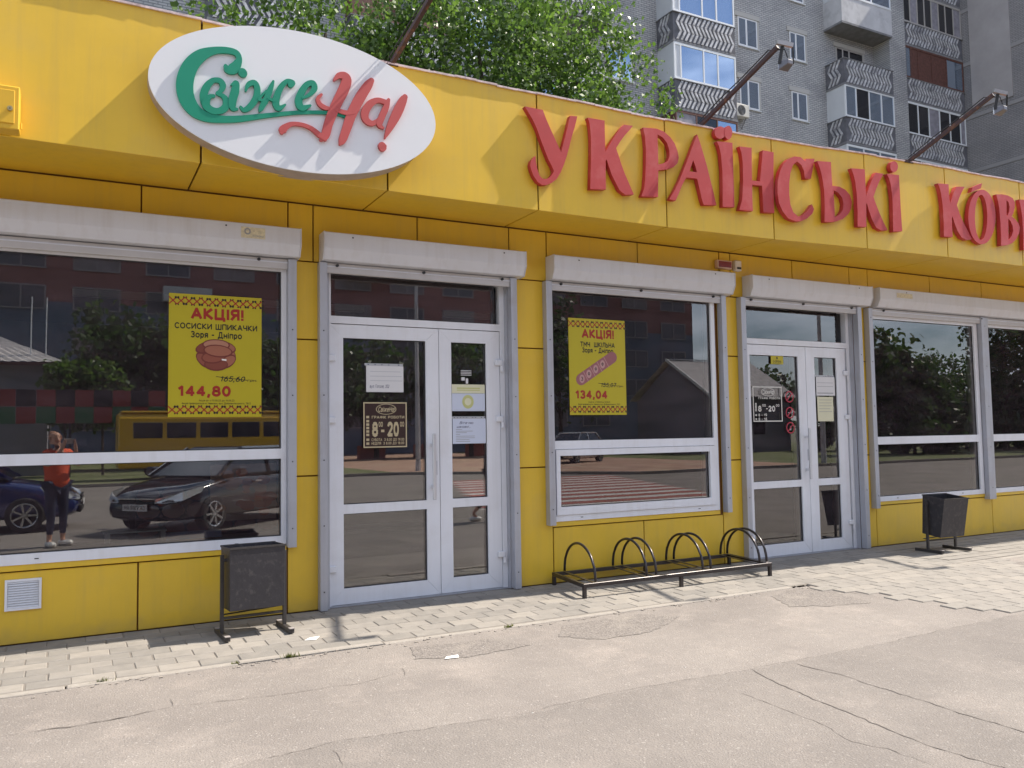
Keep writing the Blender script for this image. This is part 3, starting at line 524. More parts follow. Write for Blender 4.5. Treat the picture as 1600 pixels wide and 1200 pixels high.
# ------------------------------------------------------------------ things fixed to the fascia
DATA = json.loads('''{"L":[["У",-0.7,[[3.544,4.37],[3.729,4.37],[3.767,4.284],[3.812,4.197],[3.862,4.104],[3.914,4.008],[3.934,4.073],[3.961,4.161],[3.994,4.274],[4.018,4.364],[4.098,4.373],[4.067,4.268],[4.033,4.172],[4.003,4.072],[3.973,3.978],[3.941,3.896],[3.905,3.82],[3.863,3.755],[3.808,3.71],[3.754,3.685],[3.708,3.678],[3.662,3.699],[3.623,3.746],[3.598,3.801],[3.587,3.846],[3.6,3.889],[3.644,3.936],[3.648,3.884],[3.66,3.821],[3.68,3.766],[3.709,3.738],[3.745,3.737],[3.785,3.756],[3.814,3.786],[3.834,3.822],[3.813,3.866],[3.779,3.92],[3.738,4.008],[3.7,4.097],[3.665,4.185],[3.62,4.266],[3.578,4.323]],[],[]],["К",-0.697,[[4.212,4.381],[4.403,4.385],[4.402,4.256],[4.403,4.084],[4.455,4.165],[4.511,4.248],[4.572,4.326],[4.626,4.381],[4.731,4.388],[4.688,4.338],[4.63,4.277],[4.58,4.215],[4.527,4.139],[4.555,4.069],[4.585,3.987],[4.621,3.905],[4.658,3.836],[4.694,3.766],[4.721,3.717],[4.621,3.701],[4.555,3.736],[4.513,3.805],[4.471,3.873],[4.437,3.954],[4.416,4.015],[4.404,3.998],[4.401,3.851],[4.399,3.724],[4.224,3.707],[4.234,3.877],[4.243,4.048],[4.245,4.194],[4.239,4.291],[4.228,4.35]],[],[]],["Р",-0.695,[[4.852,4.392],[5.012,4.407],[5.102,4.392],[5.18,4.349],[5.235,4.292],[5.267,4.223],[5.281,4.156],[5.263,4.098],[5.208,4.05],[5.123,4.016],[5.023,3.995],[5.016,3.857],[5.01,3.729],[4.809,3.71],[4.849,3.799],[4.863,3.901],[4.874,4.047],[4.879,4.192],[4.871,4.309]],[[[5.024,4.35],[5.088,4.331],[5.139,4.283],[5.164,4.217],[5.166,4.158],[5.144,4.107],[5.098,4.075],[5.025,4.053],[5.025,4.196]]],[]],["А",-0.708,[[5.514,4.425],[5.547,4.345],[5.586,4.238],[5.629,4.112],[5.671,3.967],[5.703,3.857],[5.737,3.729],[5.57,3.713],[5.544,3.781],[5.522,3.872],[5.495,3.97],[5.357,3.964],[5.303,3.881],[5.253,3.783],[5.216,3.714],[5.137,3.718],[5.197,3.804],[5.27,3.923],[5.339,4.062],[5.402,4.192],[5.458,4.313]],[[[5.452,4.153],[5.478,4.095],[5.497,4.034],[5.401,4.032]]],[]],["Ї",-0.726,[[5.751,4.384],[5.961,4.401],[5.961,4.23],[5.961,4.057],[5.962,3.885],[5.96,3.73],[5.802,3.717],[5.81,3.904],[5.813,4.094],[5.8,4.264],[5.779,4.337]],[],[[[5.873,4.487],[5.866,4.466],[5.853,4.446],[5.834,4.431],[5.812,4.42],[5.789,4.415],[5.767,4.417],[5.748,4.425],[5.734,4.438],[5.727,4.456],[5.726,4.476],[5.733,4.497],[5.746,4.516],[5.764,4.532],[5.786,4.543],[5.809,4.548],[5.831,4.546],[5.85,4.538],[5.864,4.525],[5.872,4.507]],[[5.96,4.5],[5.955,4.477],[5.945,4.457],[5.932,4.441],[5.916,4.43],[5.9,4.427],[5.884,4.43],[5.871,4.44],[5.861,4.455],[5.856,4.475],[5.856,4.498],[5.861,4.52],[5.871,4.54],[5.884,4.556],[5.9,4.567],[5.916,4.571],[5.932,4.568],[5.945,4.558],[5.955,4.542],[5.96,4.522]]]],["Н",-0.743,[[6.037,4.369],[6.207,4.381],[6.202,4.22],[6.196,4.035],[6.307,4.038],[6.335,4.2],[6.363,4.377],[6.518,4.378],[6.506,4.184],[6.498,3.947],[6.495,3.726],[6.343,3.717],[6.339,3.849],[6.336,3.997],[6.197,3.989],[6.193,3.851],[6.195,3.712],[6.008,3.704],[6.053,3.815],[6.074,4.009],[6.077,4.203],[6.064,4.307]],[],[]],["С",-0.778,[[7.084,4.381],[7.055,4.277],[7.016,4.15],[6.926,4.14],[6.917,4.22],[6.881,4.282],[6.817,4.313],[6.755,4.264],[6.714,4.173],[6.69,4.056],[6.685,3.941],[6.697,3.829],[6.734,3.754],[6.805,3.713],[6.879,3.74],[6.947,3.792],[7.017,3.871],[7.047,3.822],[7.017,3.767],[6.929,3.703],[6.836,3.665],[6.758,3.658],[6.656,3.678],[6.583,3.741],[6.532,3.829],[6.515,3.939],[6.525,4.053],[6.561,4.171],[6.616,4.258],[6.688,4.322],[6.78,4.362],[6.872,4.367],[6.936,4.334],[6.958,4.361]],[],[]],["Ь",-0.821,[[7.074,4.341],[7.285,4.359],[7.288,4.219],[7.293,4.096],[7.4,4.102],[7.495,4.079],[7.565,4.028],[7.592,3.959],[7.579,3.882],[7.53,3.813],[7.435,3.744],[7.323,3.705],[7.226,3.689],[7.151,3.684],[7.163,3.853],[7.164,4.028],[7.14,4.179],[7.11,4.272]],[[[7.309,4.05],[7.382,4.031],[7.44,3.984],[7.458,3.917],[7.441,3.846],[7.39,3.79],[7.314,3.754],[7.312,3.91]]],[]],["К",-0.864,[[7.548,4.314],[7.77,4.333],[7.771,4.172],[7.771,4.028],[7.82,4.118],[7.872,4.215],[7.948,4.319],[8.08,4.323],[8.009,4.233],[7.945,4.134],[7.895,4.038],[7.934,3.952],[7.986,3.858],[8.044,3.764],[8.107,3.68],[8.003,3.665],[7.917,3.691],[7.856,3.774],[7.81,3.868],[7.781,3.954],[7.768,3.929],[7.762,3.793],[7.756,3.68],[7.616,3.671],[7.625,3.857],[7.624,4.034],[7.607,4.17],[7.581,4.256]],[],[]],["І",-0.887,[[8.101,4.319],[8.311,4.333],[8.314,4.154],[8.317,3.93],[8.325,3.685],[8.168,3.665],[8.179,3.874],[8.182,4.056],[8.164,4.196],[8.139,4.274]],[],[[[8.298,4.423],[8.292,4.403],[8.279,4.385],[8.262,4.37],[8.242,4.36],[8.221,4.356],[8.202,4.358],[8.185,4.367],[8.173,4.38],[8.167,4.398],[8.167,4.418],[8.173,4.438],[8.185,4.456],[8.202,4.471],[8.222,4.481],[8.243,4.485],[8.263,4.483],[8.28,4.474],[8.292,4.461],[8.298,4.443]]]],["К",-0.942,[[8.914,4.3],[9.118,4.316],[9.116,4.197],[9.127,4.083],[9.188,4.196],[9.262,4.305],[9.42,4.325],[9.357,4.248],[9.301,4.167],[9.255,4.083],[9.303,3.976],[9.363,3.887],[9.439,3.788],[9.516,3.698],[9.413,3.675],[9.315,3.697],[9.244,3.768],[9.195,3.858],[9.159,3.939],[9.146,3.906],[9.145,3.8],[9.149,3.687],[8.984,3.679],[8.994,3.868],[8.989,4.056],[8.967,4.2],[8.94,4.27]],[],[]],["О",-0.956,[[9.975,3.982],[9.963,3.928],[9.944,3.876],[9.92,3.827],[9.89,3.782],[9.856,3.742],[9.819,3.708],[9.779,3.681],[9.737,3.662],[9.694,3.651],[9.652,3.648],[9.612,3.654],[9.574,3.667],[9.539,3.688],[9.509,3.717],[9.483,3.752],[9.463,3.793],[9.449,3.838],[9.441,3.887],[9.439,3.938],[9.444,3.99],[9.456,4.043],[9.473,4.094],[9.496,4.143],[9.525,4.188],[9.558,4.228],[9.595,4.262],[9.634,4.29],[9.676,4.311],[9.718,4.323],[9.761,4.327],[9.802,4.323],[9.841,4.31],[9.877,4.29],[9.908,4.261],[9.935,4.226],[9.956,4.185],[9.971,4.139],[9.979,4.088],[9.98,4.036]],[[[9.809,3.964],[9.8,3.91],[9.786,3.858],[9.769,3.811],[9.749,3.771],[9.726,3.738],[9.703,3.715],[9.678,3.702],[9.654,3.7],[9.632,3.709],[9.612,3.727],[9.595,3.756],[9.581,3.793],[9.572,3.837],[9.567,3.886],[9.566,3.939],[9.571,3.994],[9.58,4.048],[9.593,4.099],[9.61,4.146],[9.629,4.187],[9.652,4.22],[9.675,4.243],[9.7,4.257],[9.724,4.26],[9.746,4.252],[9.767,4.233],[9.784,4.205],[9.798,4.168],[9.808,4.123],[9.813,4.073],[9.813,4.02]]],[[[9.55,4.331],[9.742,4.406],[9.709,4.336],[9.613,4.304],[9.518,4.266]]]],["В",-0.971,[[9.99,4.294],[10.109,4.31],[10.229,4.31],[10.326,4.288],[10.368,4.239],[10.358,4.17],[10.325,4.099],[10.284,4.052],[10.358,4.022],[10.417,3.981],[10.444,3.93],[10.422,3.86],[10.359,3.78],[10.265,3.714],[10.164,3.681],[10.033,3.661],[10.045,3.802],[10.047,3.962],[10.039,4.12],[10.018,4.224]],[[[10.193,4.248],[10.235,4.223],[10.252,4.172],[10.238,4.11],[10.203,4.059],[10.18,4.043]],[[10.21,4.017],[10.256,3.991],[10.295,3.935],[10.301,3.875],[10.269,3.811],[10.214,3.759],[10.194,3.748]]],[]],["Б",-0.981,[[10.441,4.283],[10.888,4.319],[10.854,4.197],[10.788,4.231],[10.65,4.222],[10.637,4.077],[10.774,4.078],[10.884,4.021],[10.921,3.915],[10.863,3.799],[10.74,3.705],[10.599,3.665],[10.474,3.647],[10.492,3.844],[10.489,4.061],[10.467,4.194]],[[[10.635,3.988],[10.719,3.976],[10.757,3.898],[10.714,3.798],[10.618,3.742]]],[]]],"W":[["g","С",[[0.9612,4.1544,0.0238],[0.9794,4.1326,0.0537],[1.0144,4.144,0.0688],[1.0395,4.179,0.057],[1.0563,4.2274,0.0361],[1.0349,4.2667,0.039],[0.9718,4.2731,0.0418],[0.8818,4.2529,0.0475],[0.7933,4.2007,0.0736],[0.7264,4.1166,0.0906],[0.6898,4.0102,0.1018],[0.6878,3.9152,0.1016],[0.7124,3.8397,0.0958],[0.7623,3.7829,0.0815],[0.8368,3.7546,0.0615],[0.9396,3.7571,0.0472],[1.065,3.7811,0.0417],[1.2652,3.8403,0.0303],[1.487,3.8994,0.0262],[1.7009,3.936,0.0235],[1.8105,3.9358,0.0206],[1.9137,3.9119,0.0111]]],["g","в",[[0.8809,3.9167,0.0206],[0.8563,3.9093,0.0265],[0.836,3.8836,0.0411],[0.8295,3.8384,0.0498],[0.8637,3.8106,0.047],[0.9117,3.81,0.0413],[0.9572,3.8415,0.0444],[0.9694,3.8911,0.0445],[0.9456,3.9284,0.0296],[0.9042,3.9401,0.0207],[0.9247,3.9587,0.0266],[0.9439,4.0023,0.0386],[0.9243,4.0372,0.0356],[0.8762,4.031,0.0325],[0.8355,3.982,0.0441],[0.8127,3.9161,0.0469],[0.8185,3.8585,0.0469]]],["g","і",[[1.0023,4.0221,0.0119],[1.0359,4.0433,0.0329],[1.0291,3.9853,0.0508],[1.0112,3.9074,0.0506],[1.0128,3.8511,0.0387],[1.0437,3.8475,0.0149]]],["g","dot",[[1.0807,4.13,0.0541],[1.0821,4.1257,0.0601],[1.0836,4.123,0.0541]]],["g","ж",[[1.1039,3.996,0.012],[1.1208,4.0443,0.0301],[1.1636,4.0674,0.0363],[1.1853,4.0291,0.0393],[1.1783,3.9598,0.0423],[1.1384,3.888,0.0391],[1.093,3.8501,0.0299],[1.0675,3.8696,0.0149]]],["g","ж",[[1.3013,4.104,0.0153],[1.2823,4.0471,0.0335],[1.2534,3.9657,0.0395],[1.2144,3.8861,0.0332],[1.203,3.86,0.0121]]],["g","ж",[[1.2503,4.0229,0.0122],[1.1999,3.9531,0.0181],[1.2244,3.9454,0.0182]]],["g","ж",[[1.43,4.1022,0.0401],[1.445,4.1204,0.034],[1.4046,4.1251,0.0277],[1.3602,4.0737,0.0368],[1.3308,4.0025,0.0428],[1.3206,3.9396,0.0457],[1.3412,3.905,0.0366],[1.3899,3.9411,0.0123]]],["g","ж",[[1.265,3.9678,0.0152],[1.3088,3.9604,0.0213],[1.3308,3.9872,0.0153]]],["g","е",[[1.5202,4.0166,0.0155],[1.5704,4.0505,0.0249],[1.6087,4.1043,0.0406],[1.5965,4.1458,0.0375],[1.5506,4.1247,0.0374],[1.5111,4.0584,0.0465],[1.49,3.9849,0.0495],[1.5141,3.9381,0.0433],[1.5779,3.9678,0.0156]]],["r","Н",[[1.7641,4.2027,0.0158],[1.7958,4.2405,0.0381],[1.8433,4.2496,0.0542],[1.8623,4.2182,0.067],[1.8349,4.1334,0.0731],[1.7951,4.0469,0.0696],[1.7508,3.9445,0.0661],[1.7163,3.8445,0.0596],[1.6928,3.7547,0.0562],[1.6618,3.7171,0.0249]]],["r","Н",[[1.7291,3.9722,0.0189],[1.6933,3.9692,0.0314],[1.6515,3.9901,0.0313],[1.6347,4.0309,0.025],[1.6625,4.0672,0.0188]]],["r","Н",[[1.6927,3.7219,0.0219],[1.6465,3.7521,0.0343],[1.5853,3.792,0.0279],[1.5171,3.8088,0.0247],[1.442,3.8026,0.0276],[1.3944,3.7734,0.0397],[1.3708,3.7452,0.0519],[1.3649,3.729,0.0305]]],["r","Н",[[2.0614,4.2527,0.0389],[2.0333,4.2102,0.0614],[1.9841,4.1287,0.0707],[1.9384,4.0405,0.0704],[1.8931,3.937,0.0668],[1.8576,3.8281,0.0602],[1.8256,3.7362,0.0505],[1.8097,3.7054,0.0189]]],["r","Н",[[1.787,3.9665,0.0284],[1.8502,3.9583,0.0317],[1.9221,3.977,0.0287],[1.9543,3.9985,0.016]]],["r","а",[[2.1761,4.0985,0.0358],[2.1098,4.103,0.0357],[2.0439,4.0558,0.0516],[2.006,3.9801,0.0546],[2.0187,3.9261,0.0481],[2.0708,3.9106,0.0354],[2.1304,3.9641,0.0227],[2.1758,4.0496,0.013]]],["r","а",[[2.2013,4.1225,0.0228],[2.1808,4.0587,0.0423],[2.1471,3.9798,0.0454],[2.1251,3.9115,0.042],[2.158,3.8845,0.013]]],["r","!",[[2.3401,4.1703,0.0396],[2.3194,4.132,0.0593],[2.2762,4.0343,0.0688],[2.225,3.9278,0.0554],[2.1826,3.8366,0.0259],[2.1724,3.8091,0.0097]]],["r","dot2",[[2.1455,3.7404,0.0549],[2.1487,3.7344,0.0613],[2.1503,3.7282,0.0549]]]]}''')
def curve_prism(outer, holes, extra, y0, thick, name, mt, parent=None, bev=.0):
    if extra:
        o = curve_prism(outer, holes, [], y0, thick, name, mt, parent); bm = bmesh.new(); bm.from_mesh(o.data)
        for k, e in enumerate(extra):
            me = MB().prism(e, y0-.0015-.0015*k, y0+thick).mesh('x'); bm.from_mesh(me); bpy.data.meshes.remove(me)
        bm.to_mesh(o.data); bm.free(); return o
    cu = bpy.data.curves.new(name, 'CURVE'); cu.dimensions = '2D'; cu.fill_mode = 'BOTH'; cu.extrude = thick/2; cu.bevel_depth = bev
    for poly in [outer]+holes+extra:
        sp = cu.splines.new('POLY'); sp.points.add(len(poly)-1)
        for p, q in zip(sp.points, poly): p.co = (q[0], q[1], 0, 1)
        sp.use_cyclic_u = True
    o = bpy.data.objects.new(name, cu); COL.objects.link(o)
    dg = bpy.context.evaluated_depsgraph_get(); me = bpy.data.meshes.new_from_object(o.evaluated_get(dg)); bpy.data.objects.remove(o); bpy.data.curves.remove(cu)
    me.transform(Matrix.Translation((0, y0+thick/2, 0)) @ Matrix.Rotation(R(90), 4, 'X')); me.name = name
    me.materials.clear(); me.materials.append(mt)
    return link(bpy.data.objects.new(name, me), parent)
ords = ['first','second','third','fourth','fifth','sixth','seventh','eighth','ninth','tenth','eleventh','twelfth','thirteenth','fourteenth']
notes = ['with the curled tail, leftmost on the fascia','right of the curled first letter','with a closed bowl, left of the pointed one','with the pointed top and triangular hole','with two round dots above it','with a low crossbar, right of the two-dotted one',
 'open round one right of the crossbar letter','with a bowl low on its right','with slanting arms, left of the single-dotted one','with one round dot above it, last of its word','first of the second word, after the gap','oval ring with a small accent piece on top','with two bowls, in the second word','cut off by the right edge of the photo']
for i, (ch, y, outer, holes, extra) in enumerate(DATA['L']):
    o = curve_prism(outer, holes, extra, y-.012, .05, 'sign_letter', RED)
    tag(o, 'red raised sign letter %s, %s' % (ch, notes[i]), 'letter', 'red letters on the yellow fascia')
# oval logo board
OC, OA, OB_, OY = (1.530, 3.997), 1.083, .541, -.872
ov = empty('logo_sign', (1.53, -.8, 4.0)); ov.location = (0,0,0)
tag(ov, 'white oval logo sign with green and red script fixed to the fascia', 'sign')
el = lambda k, n=96: [(OC[0]+OA*k*math.cos(t), OC[1]+OB_*k*math.sin(t)+.035*(math.cos(t)*OA*k)*-0.0) for t in [2*math.pi*i/n for i in range(n)]]
MB().prism(el(1.0), OY, OY+.012).build('board', WHT, ov)
MB().prism(el(.996), OY+.0125, -.66).build('board_rim', EDGE, ov)
def catmull(P, n=7):
    out = []
    P = [P[0]]+P+[P[-1]]
    for i in range(1, len(P)-2):
        a, b, c, d = [np.array(q) for q in P[i-1:i+3]]
        for k in range(n):
            t = k/n; out.append(.5*((2*b)+(-a+c)*t+(2*a-5*b+4*c-d)*t*t+(-a+3*b-3*c+d)*t**3))
    out.append(np.array(P[-2])); return out
for i, (c, ch, pts) in enumerate(DATA['W']):
    P = catmull(pts); Lf, Rt = [], []
    for k, p in enumerate(P):
        d = P[min(k+1, len(P)-1)][:2]-P[max(k-1, 0)][:2]; ln = np.hypot(*d) or 1; n_ = np.array([-d[1], d[0]])/ln; hw = max(p[2]*1.12, .014)/2
        Lf.append(p[:2]+n_*hw); Rt.append(p[:2]-n_*hw)
    m = MB(); y0 = OY-.022-i*.0003; y1 = OY-.0006
    def arc(c0, frm, sgn):
        return []
    nP = len(P)
    for k in range(nP-1):
        n0 = len(m.v)
    # front strip, back omitted, sides closed
    n0 = 0
    for k in range(nP): m.v += [(Lf[k][0],y0+k*4e-5,Lf[k][1]),(Rt[k][0],y0+k*4e-5,Rt[k][1]),(Lf[k][0],y1,Lf[k][1]),(Rt[k][0],y1,Rt[k][1])]
    for k in range(nP-1):
        a = 4*k; b = 4*k+4; m.f += [(a,a+1,b+1,b),(a,b,b+2,a+2),(a+1,a+3,b+3,b+1),(a+2,b+2,b+3,a+3)]
    for e, s_ in ((0, -1), (nP-1, 1)):                      # rounded ends
        c0 = P[e][:2]; r_ = max(P[e][2]*1.12, .014)/2; q = P[1][:2]-P[0][:2] if e == 0 else P[-1][:2]-P[-2][:2]; an = math.atan2(q[1], q[0])
        if e == 0: an += math.pi
        m.prism([(c0[0]+r_*math.cos(an-math.pi/2+math.pi*j/8), c0[1]+r_*math.sin(an-math.pi/2+math.pi*j/8)) for j in range(9)], y0+.00007+(0 if e == 0 else nP*4e-5), y1)
    o = m.build('letter', GRN if c == 'g' else REDS, ov, fix=True)
# yellow electrical box at the left end
eb = empty('electrical_box', (0,0,0)); tag(eb, 'yellow metal electrical box with a round lock at the left end of the fascia', 'electrical box')
MB().box(-.80, -.318, -.90, -.766, 3.47, 3.755).build('box_body', YELBOX, eb, bevel=.006)
MB().box(-.77, -.345, -.908, -.9005, 3.505, 3.725).build('box_door', YELBOX, eb, bevel=.003)
MB().tube([(-.37,-.922,3.60),(-.37,-.9085,3.60)], .016, 14).build('lock', mat('lock_metal', (.5,.42,.22), .35, .8), eb)
MB().box(-.372,-.368,-.924,-.9225,3.594,3.606).build('keyhole', BLK, eb)
MB().tube([(-.309,-.86,3.49),(-.309,-.86,3.53)], .006, 8).build('hinge', YELBOX, eb)
# floodlight arms along the roof edge
def flood(x, y, label):
    t = empty('floodlight', (x, y, 4.55)); tag(t, label, 'floodlight', 'floodlights on long arms above the fascia')
    tip = Vector((.195,-.905,.475))
    MB().bar((0,.12,-.06), tip, .036, .036).build('arm', RUST, t)
    MB().box(-.07,.07,-.01,.16,-.03,-.0).build('base_plate', RUST, t)
    br = MB().bar(tip+Vector((-.03,-.02,.03)), tip+Vector((.11,-.08,-.0)), .03, .04).build('bracket', mat('bracket_alu', (.40,.39,.39), .35, .6), t)
    MB().bar(tip+Vector((.11,-.08,.0)), tip+Vector((.14,-.05,-.16)), .012, .03).bar(tip+Vector((.03,-.03,.0)), tip+Vector((.015,-.0,-.16)), .012, .03).build('yoke', BLK, t)
    h = MB(); c0 = tip+Vector((.075,-.03,-.17))
    n0 = len(h.v); fx, fz, d = .062, .045, .08
    front = [c0+Vector((sx*fx, .045-.0, sz*fz)) for sx, sz in ((-1,-1),(1,-1),(1,1),(-1,1))]; back = [c0+Vector((sx*fx*.55, -.05, sz*fz*.5+.01)) for sx, sz in ((-1,-1),(1,-1),(1,1),(-1,1))]
    h.v += [tuple(p) for p in front+back]; h.f += [(0,1,2,3),(7,6,5,4)]+[(i,4+i,4+(i+1)%4,(i+1)%4) for i in range(4)]
    h.build('lamp_housing', mat('lamp_alu', (.16,.155,.17), .35, .5), t, bevel=.006)
    MB().box(c0.x-.052, c0.x+.052, c0.y+.0465, c0.y+.052, c0.z-.036, c0.z+.036).build('lamp_glass', mat('lamp_glass', (.7,.72,.75), .08, .6), t)
    cb = [(-.01,.0,.03),(.05,-.28,.19),(.10,-.50,.30),(.16,-.82,.47),(.235,-.95,.44),(.26,-.96,.36)]
    MB().tube(cb, .006, 6).build('cable', BLK, t)
flood(2.30, -.66, 'brown-armed floodlight rising above the right end of the oval logo sign')
flood(5.593, -.65, 'brown-armed floodlight rising above the pointed letter of the first word')
flood(8.549, -.86, 'brown-armed floodlight rising in the gap between the two red words')
flood(11.75, -.945, 'floodlight on the same roof edge beyond the right side of the photo')
# alarm siren and detector under the soffit
a = empty('alarm_siren'); tag(a, 'small dark red alarm siren box with pale rim above the middle shutter', 'alarm siren')
MB().box(6.33,6.545,-.055,-.002,3.262,3.356).build('siren_body', mat('siren_rim', (.66,.45,.38), .5), a, bevel=.006)
MB().box(6.345,6.53,-.062,-.0555,3.276,3.342).build('siren_lens', mat('siren_red', (.20,.018,.025), .25), a, bevel=.003)
a = empty('motion_detector'); tag(a, 'small white motion detector beside the red alarm siren', 'detector')
MB().box(6.585,6.68,-.065,-.002,3.25,3.37).build('detector_body', mat('detector_white', (.66,.60,.55), .5), a, bevel=.01)
MB().box(6.605,6.665,-.069,-.0655,3.268,3.292).build('detector_lens', BLK, a)
# ================================================================== TEXT (own stroke letters, flat print)
def _arc(cx, cz, rx, rz, a0, a1, n=8): return [(cx+rx*math.cos(R(a0+(a1-a0)*i/n)), cz+rz*math.sin(R(a0+(a1-a0)*i/n))) for i in range(n+1)]
GL = {
 'А': (.8, [[(0,0),(.4,1),(.8,0)],[(.14,.3),(.66,.3)]]), 'Б': (.62, [[(.58,1),(0,1),(0,0),(.35,0)]+_arc(.35,.29,.27,.29,-90,90,6)+[(0,.58)]]), 'В': (.62, [[(0,.53),(.33,.53)]+_arc(.33,.765,.24,.235,-90,90,6)+[(0,1),(0,0),(.36,0)]+_arc(.36,.265,.26,.265,-90,90,6)]),
 'Г': (.55, [[(0,0),(0,1),(.55,1)]]), 'Д': (.85, [[(0,-.18),(0,.02),(.85,.02),(.85,-.18)],[(.12,.02),(.25,.5),(.27,1),(.7,1),(.7,.02)]]), 'Е': (.56, [[(.56,1),(0,1),(0,0),(.56,0)],[(0,.52),(.5,.52)]]),
 'З': (.58, [_arc(.28,.765,.27,.235,150,-90,8),_arc(.28,.265,.29,.265,90,-150,8)]), 'И': (.7, [[(0,1),(0,0),(.7,1),(.7,0)]]), 'І': (0, [[(0,0),(0,1)]]), 'К': (.68, [[(0,0),(0,1)],[(.63,1),(.08,.5),(.68,0)]]),
 'Л': (.72, [[(0,0),(.12,.08),(.2,.5),(.22,1),(.72,1),(.72,0)]]), 'М': (.85, [[(0,0),(0,1),(.425,.3),(.85,1),(.85,0)]]), 'Н': (.68, [[(0,0),(0,1)],[(.68,0),(.68,1)],[(0,.52),(.68,.52)]]), 'О': (.8, [_arc(.4,.5,.4,.5,0,360,16)]),
 'П': (.68, [[(0,0),(0,1),(.68,1),(.68,0)]]), 'Р': (.6, [[(0,0),(0,1),(.34,1)]+_arc(.34,.73,.27,.27,90,-90,6)+[(0,.46)]]), 'С': (.7, [_arc(.4,.5,.4,.5,45,315,12)]), 'Т': (.7, [[(0,1),(.7,1)],[(.35,1),(.35,0)]]), 'У': (.68, [[(0,1),(.36,.36)],[(.68,1),(.3,.1),(.2,0),(.06,0)]]),
 'Ф': (.86, [_arc(.43,.55,.43,.31,0,360,16),[(.43,0),(.43,1.03)]]), 'Ц': (.8, [[(0,1),(0,0),(.8,0),(.8,-.2)],[(.66,0),(.66,1)]]), 'Ч': (.62, [[(0,1),(0,.6),(.1,.45),(.62,.45)],[(.62,0),(.62,1)]]), 'Ш': (.96, [[(0,1),(0,0),(.96,0),(.96,1)],[(.48,0),(.48,1)]]),
 'Ь': (.6, [[(0,1),(0,0),(.34,0)]+_arc(.34,.29,.27,.29,-90,90,6)+[(0,.58)]]), 'Я': (.64, [[(.64,0),(.64,1),(.28,1)]+_arc(.28,.74,.27,.26,90,270,6)+[(.64,.48)],[(.36,.48),(0,0)]]), 'Ж': (1.0, [[(.5,0),(.5,1)],[(0,1),(.42,.5),(0,0)],[(1,1),(.58,.5),(1,0)]]), 'Ю': (1.0, [[(0,0),(0,1)],[(0,.5),(.25,.5)],_arc(.62,.5,.37,.5,0,360,14)]),
 '0': (.6, [_arc(.3,.5,.3,.5,0,360,16)]), '1': (.34, [[(0,.78),(.26,1),(.26,0)]]), '2': (.58, [_arc(.28,.72,.28,.28,160,0,7)+[(.5,.55),(0,.02),(.58,.02)]]), '3': (.56, [_arc(.27,.765,.26,.235,150,-90,8),_arc(.27,.265,.29,.265,90,-150,8)]), '4': (.64, [[(.46,0),(.46,1),(0,.28),(.64,.28)]]),
 '5': (.58, [[(.52,1),(.08,1),(.03,.55)]+_arc(.28,.31,.30,.31,110,-150,9)]), '6': (.6, [_arc(.3,.31,.3,.31,0,360,14),[(.02,.36),(.1,.75),(.4,1)]]), '7': (.56, [[(0,1),(.56,1),(.2,0)]]), '8': (.6, [_arc(.3,.76,.25,.24,0,360,12),_arc(.3,.27,.3,.27,0,360,14)]), '9': (.6, [_arc(.3,.69,.3,.31,0,360,14),[(.58,.64),(.5,.25),(.2,0)]]),
 ',': (.1, [[(.07,.08),(.0,-.2)]]), '.': (.05, [[(0,.0),(.03,.04)]]), '-': (.36, [[(0,.45),(.36,.45)]]), '!': (.04, [[(.02,.32),(.02,1)],[(.02,0),(.02,.06)]]), '/': (.4, [[(0,0),(.4,1)]]), ' ': (.25, []),
 'а': (.5, [_arc(.25,.34,.25,.34,0,360,12),[(.52,.68),(.52,0)]]), 'е': (.52, [[(.02,.36),(.52,.36)]+_arc(.27,.34,.26,.34,0,310,12)]), 'р': (.5, [_arc(.26,.34,.26,.34,0,360,12),[(0,.68),(0,-.28)]]), 'у': (.5, [[(0,.68),(.26,.1)],[(.5,.68),(.2,-.2),(.06,-.26)]]), 'і': (.02, [[(0,0),(0,.68)],[(0,.88),(0,.94)]]), 'б': (.52, [_arc(.26,.32,.26,.32,0,360,12),[(.02,.4),(.1,.85),(.5,.98)]])}
for c_ in 'вгджзиклмнопстфцчшьяюї':
    U = {'ї': 'І'}.get(c_, c_.upper()); w_, s_ = GL[U]; GL[c_] = (w_*.8, [[(x*.8, z*.69) for x, z in st] for st in s_])
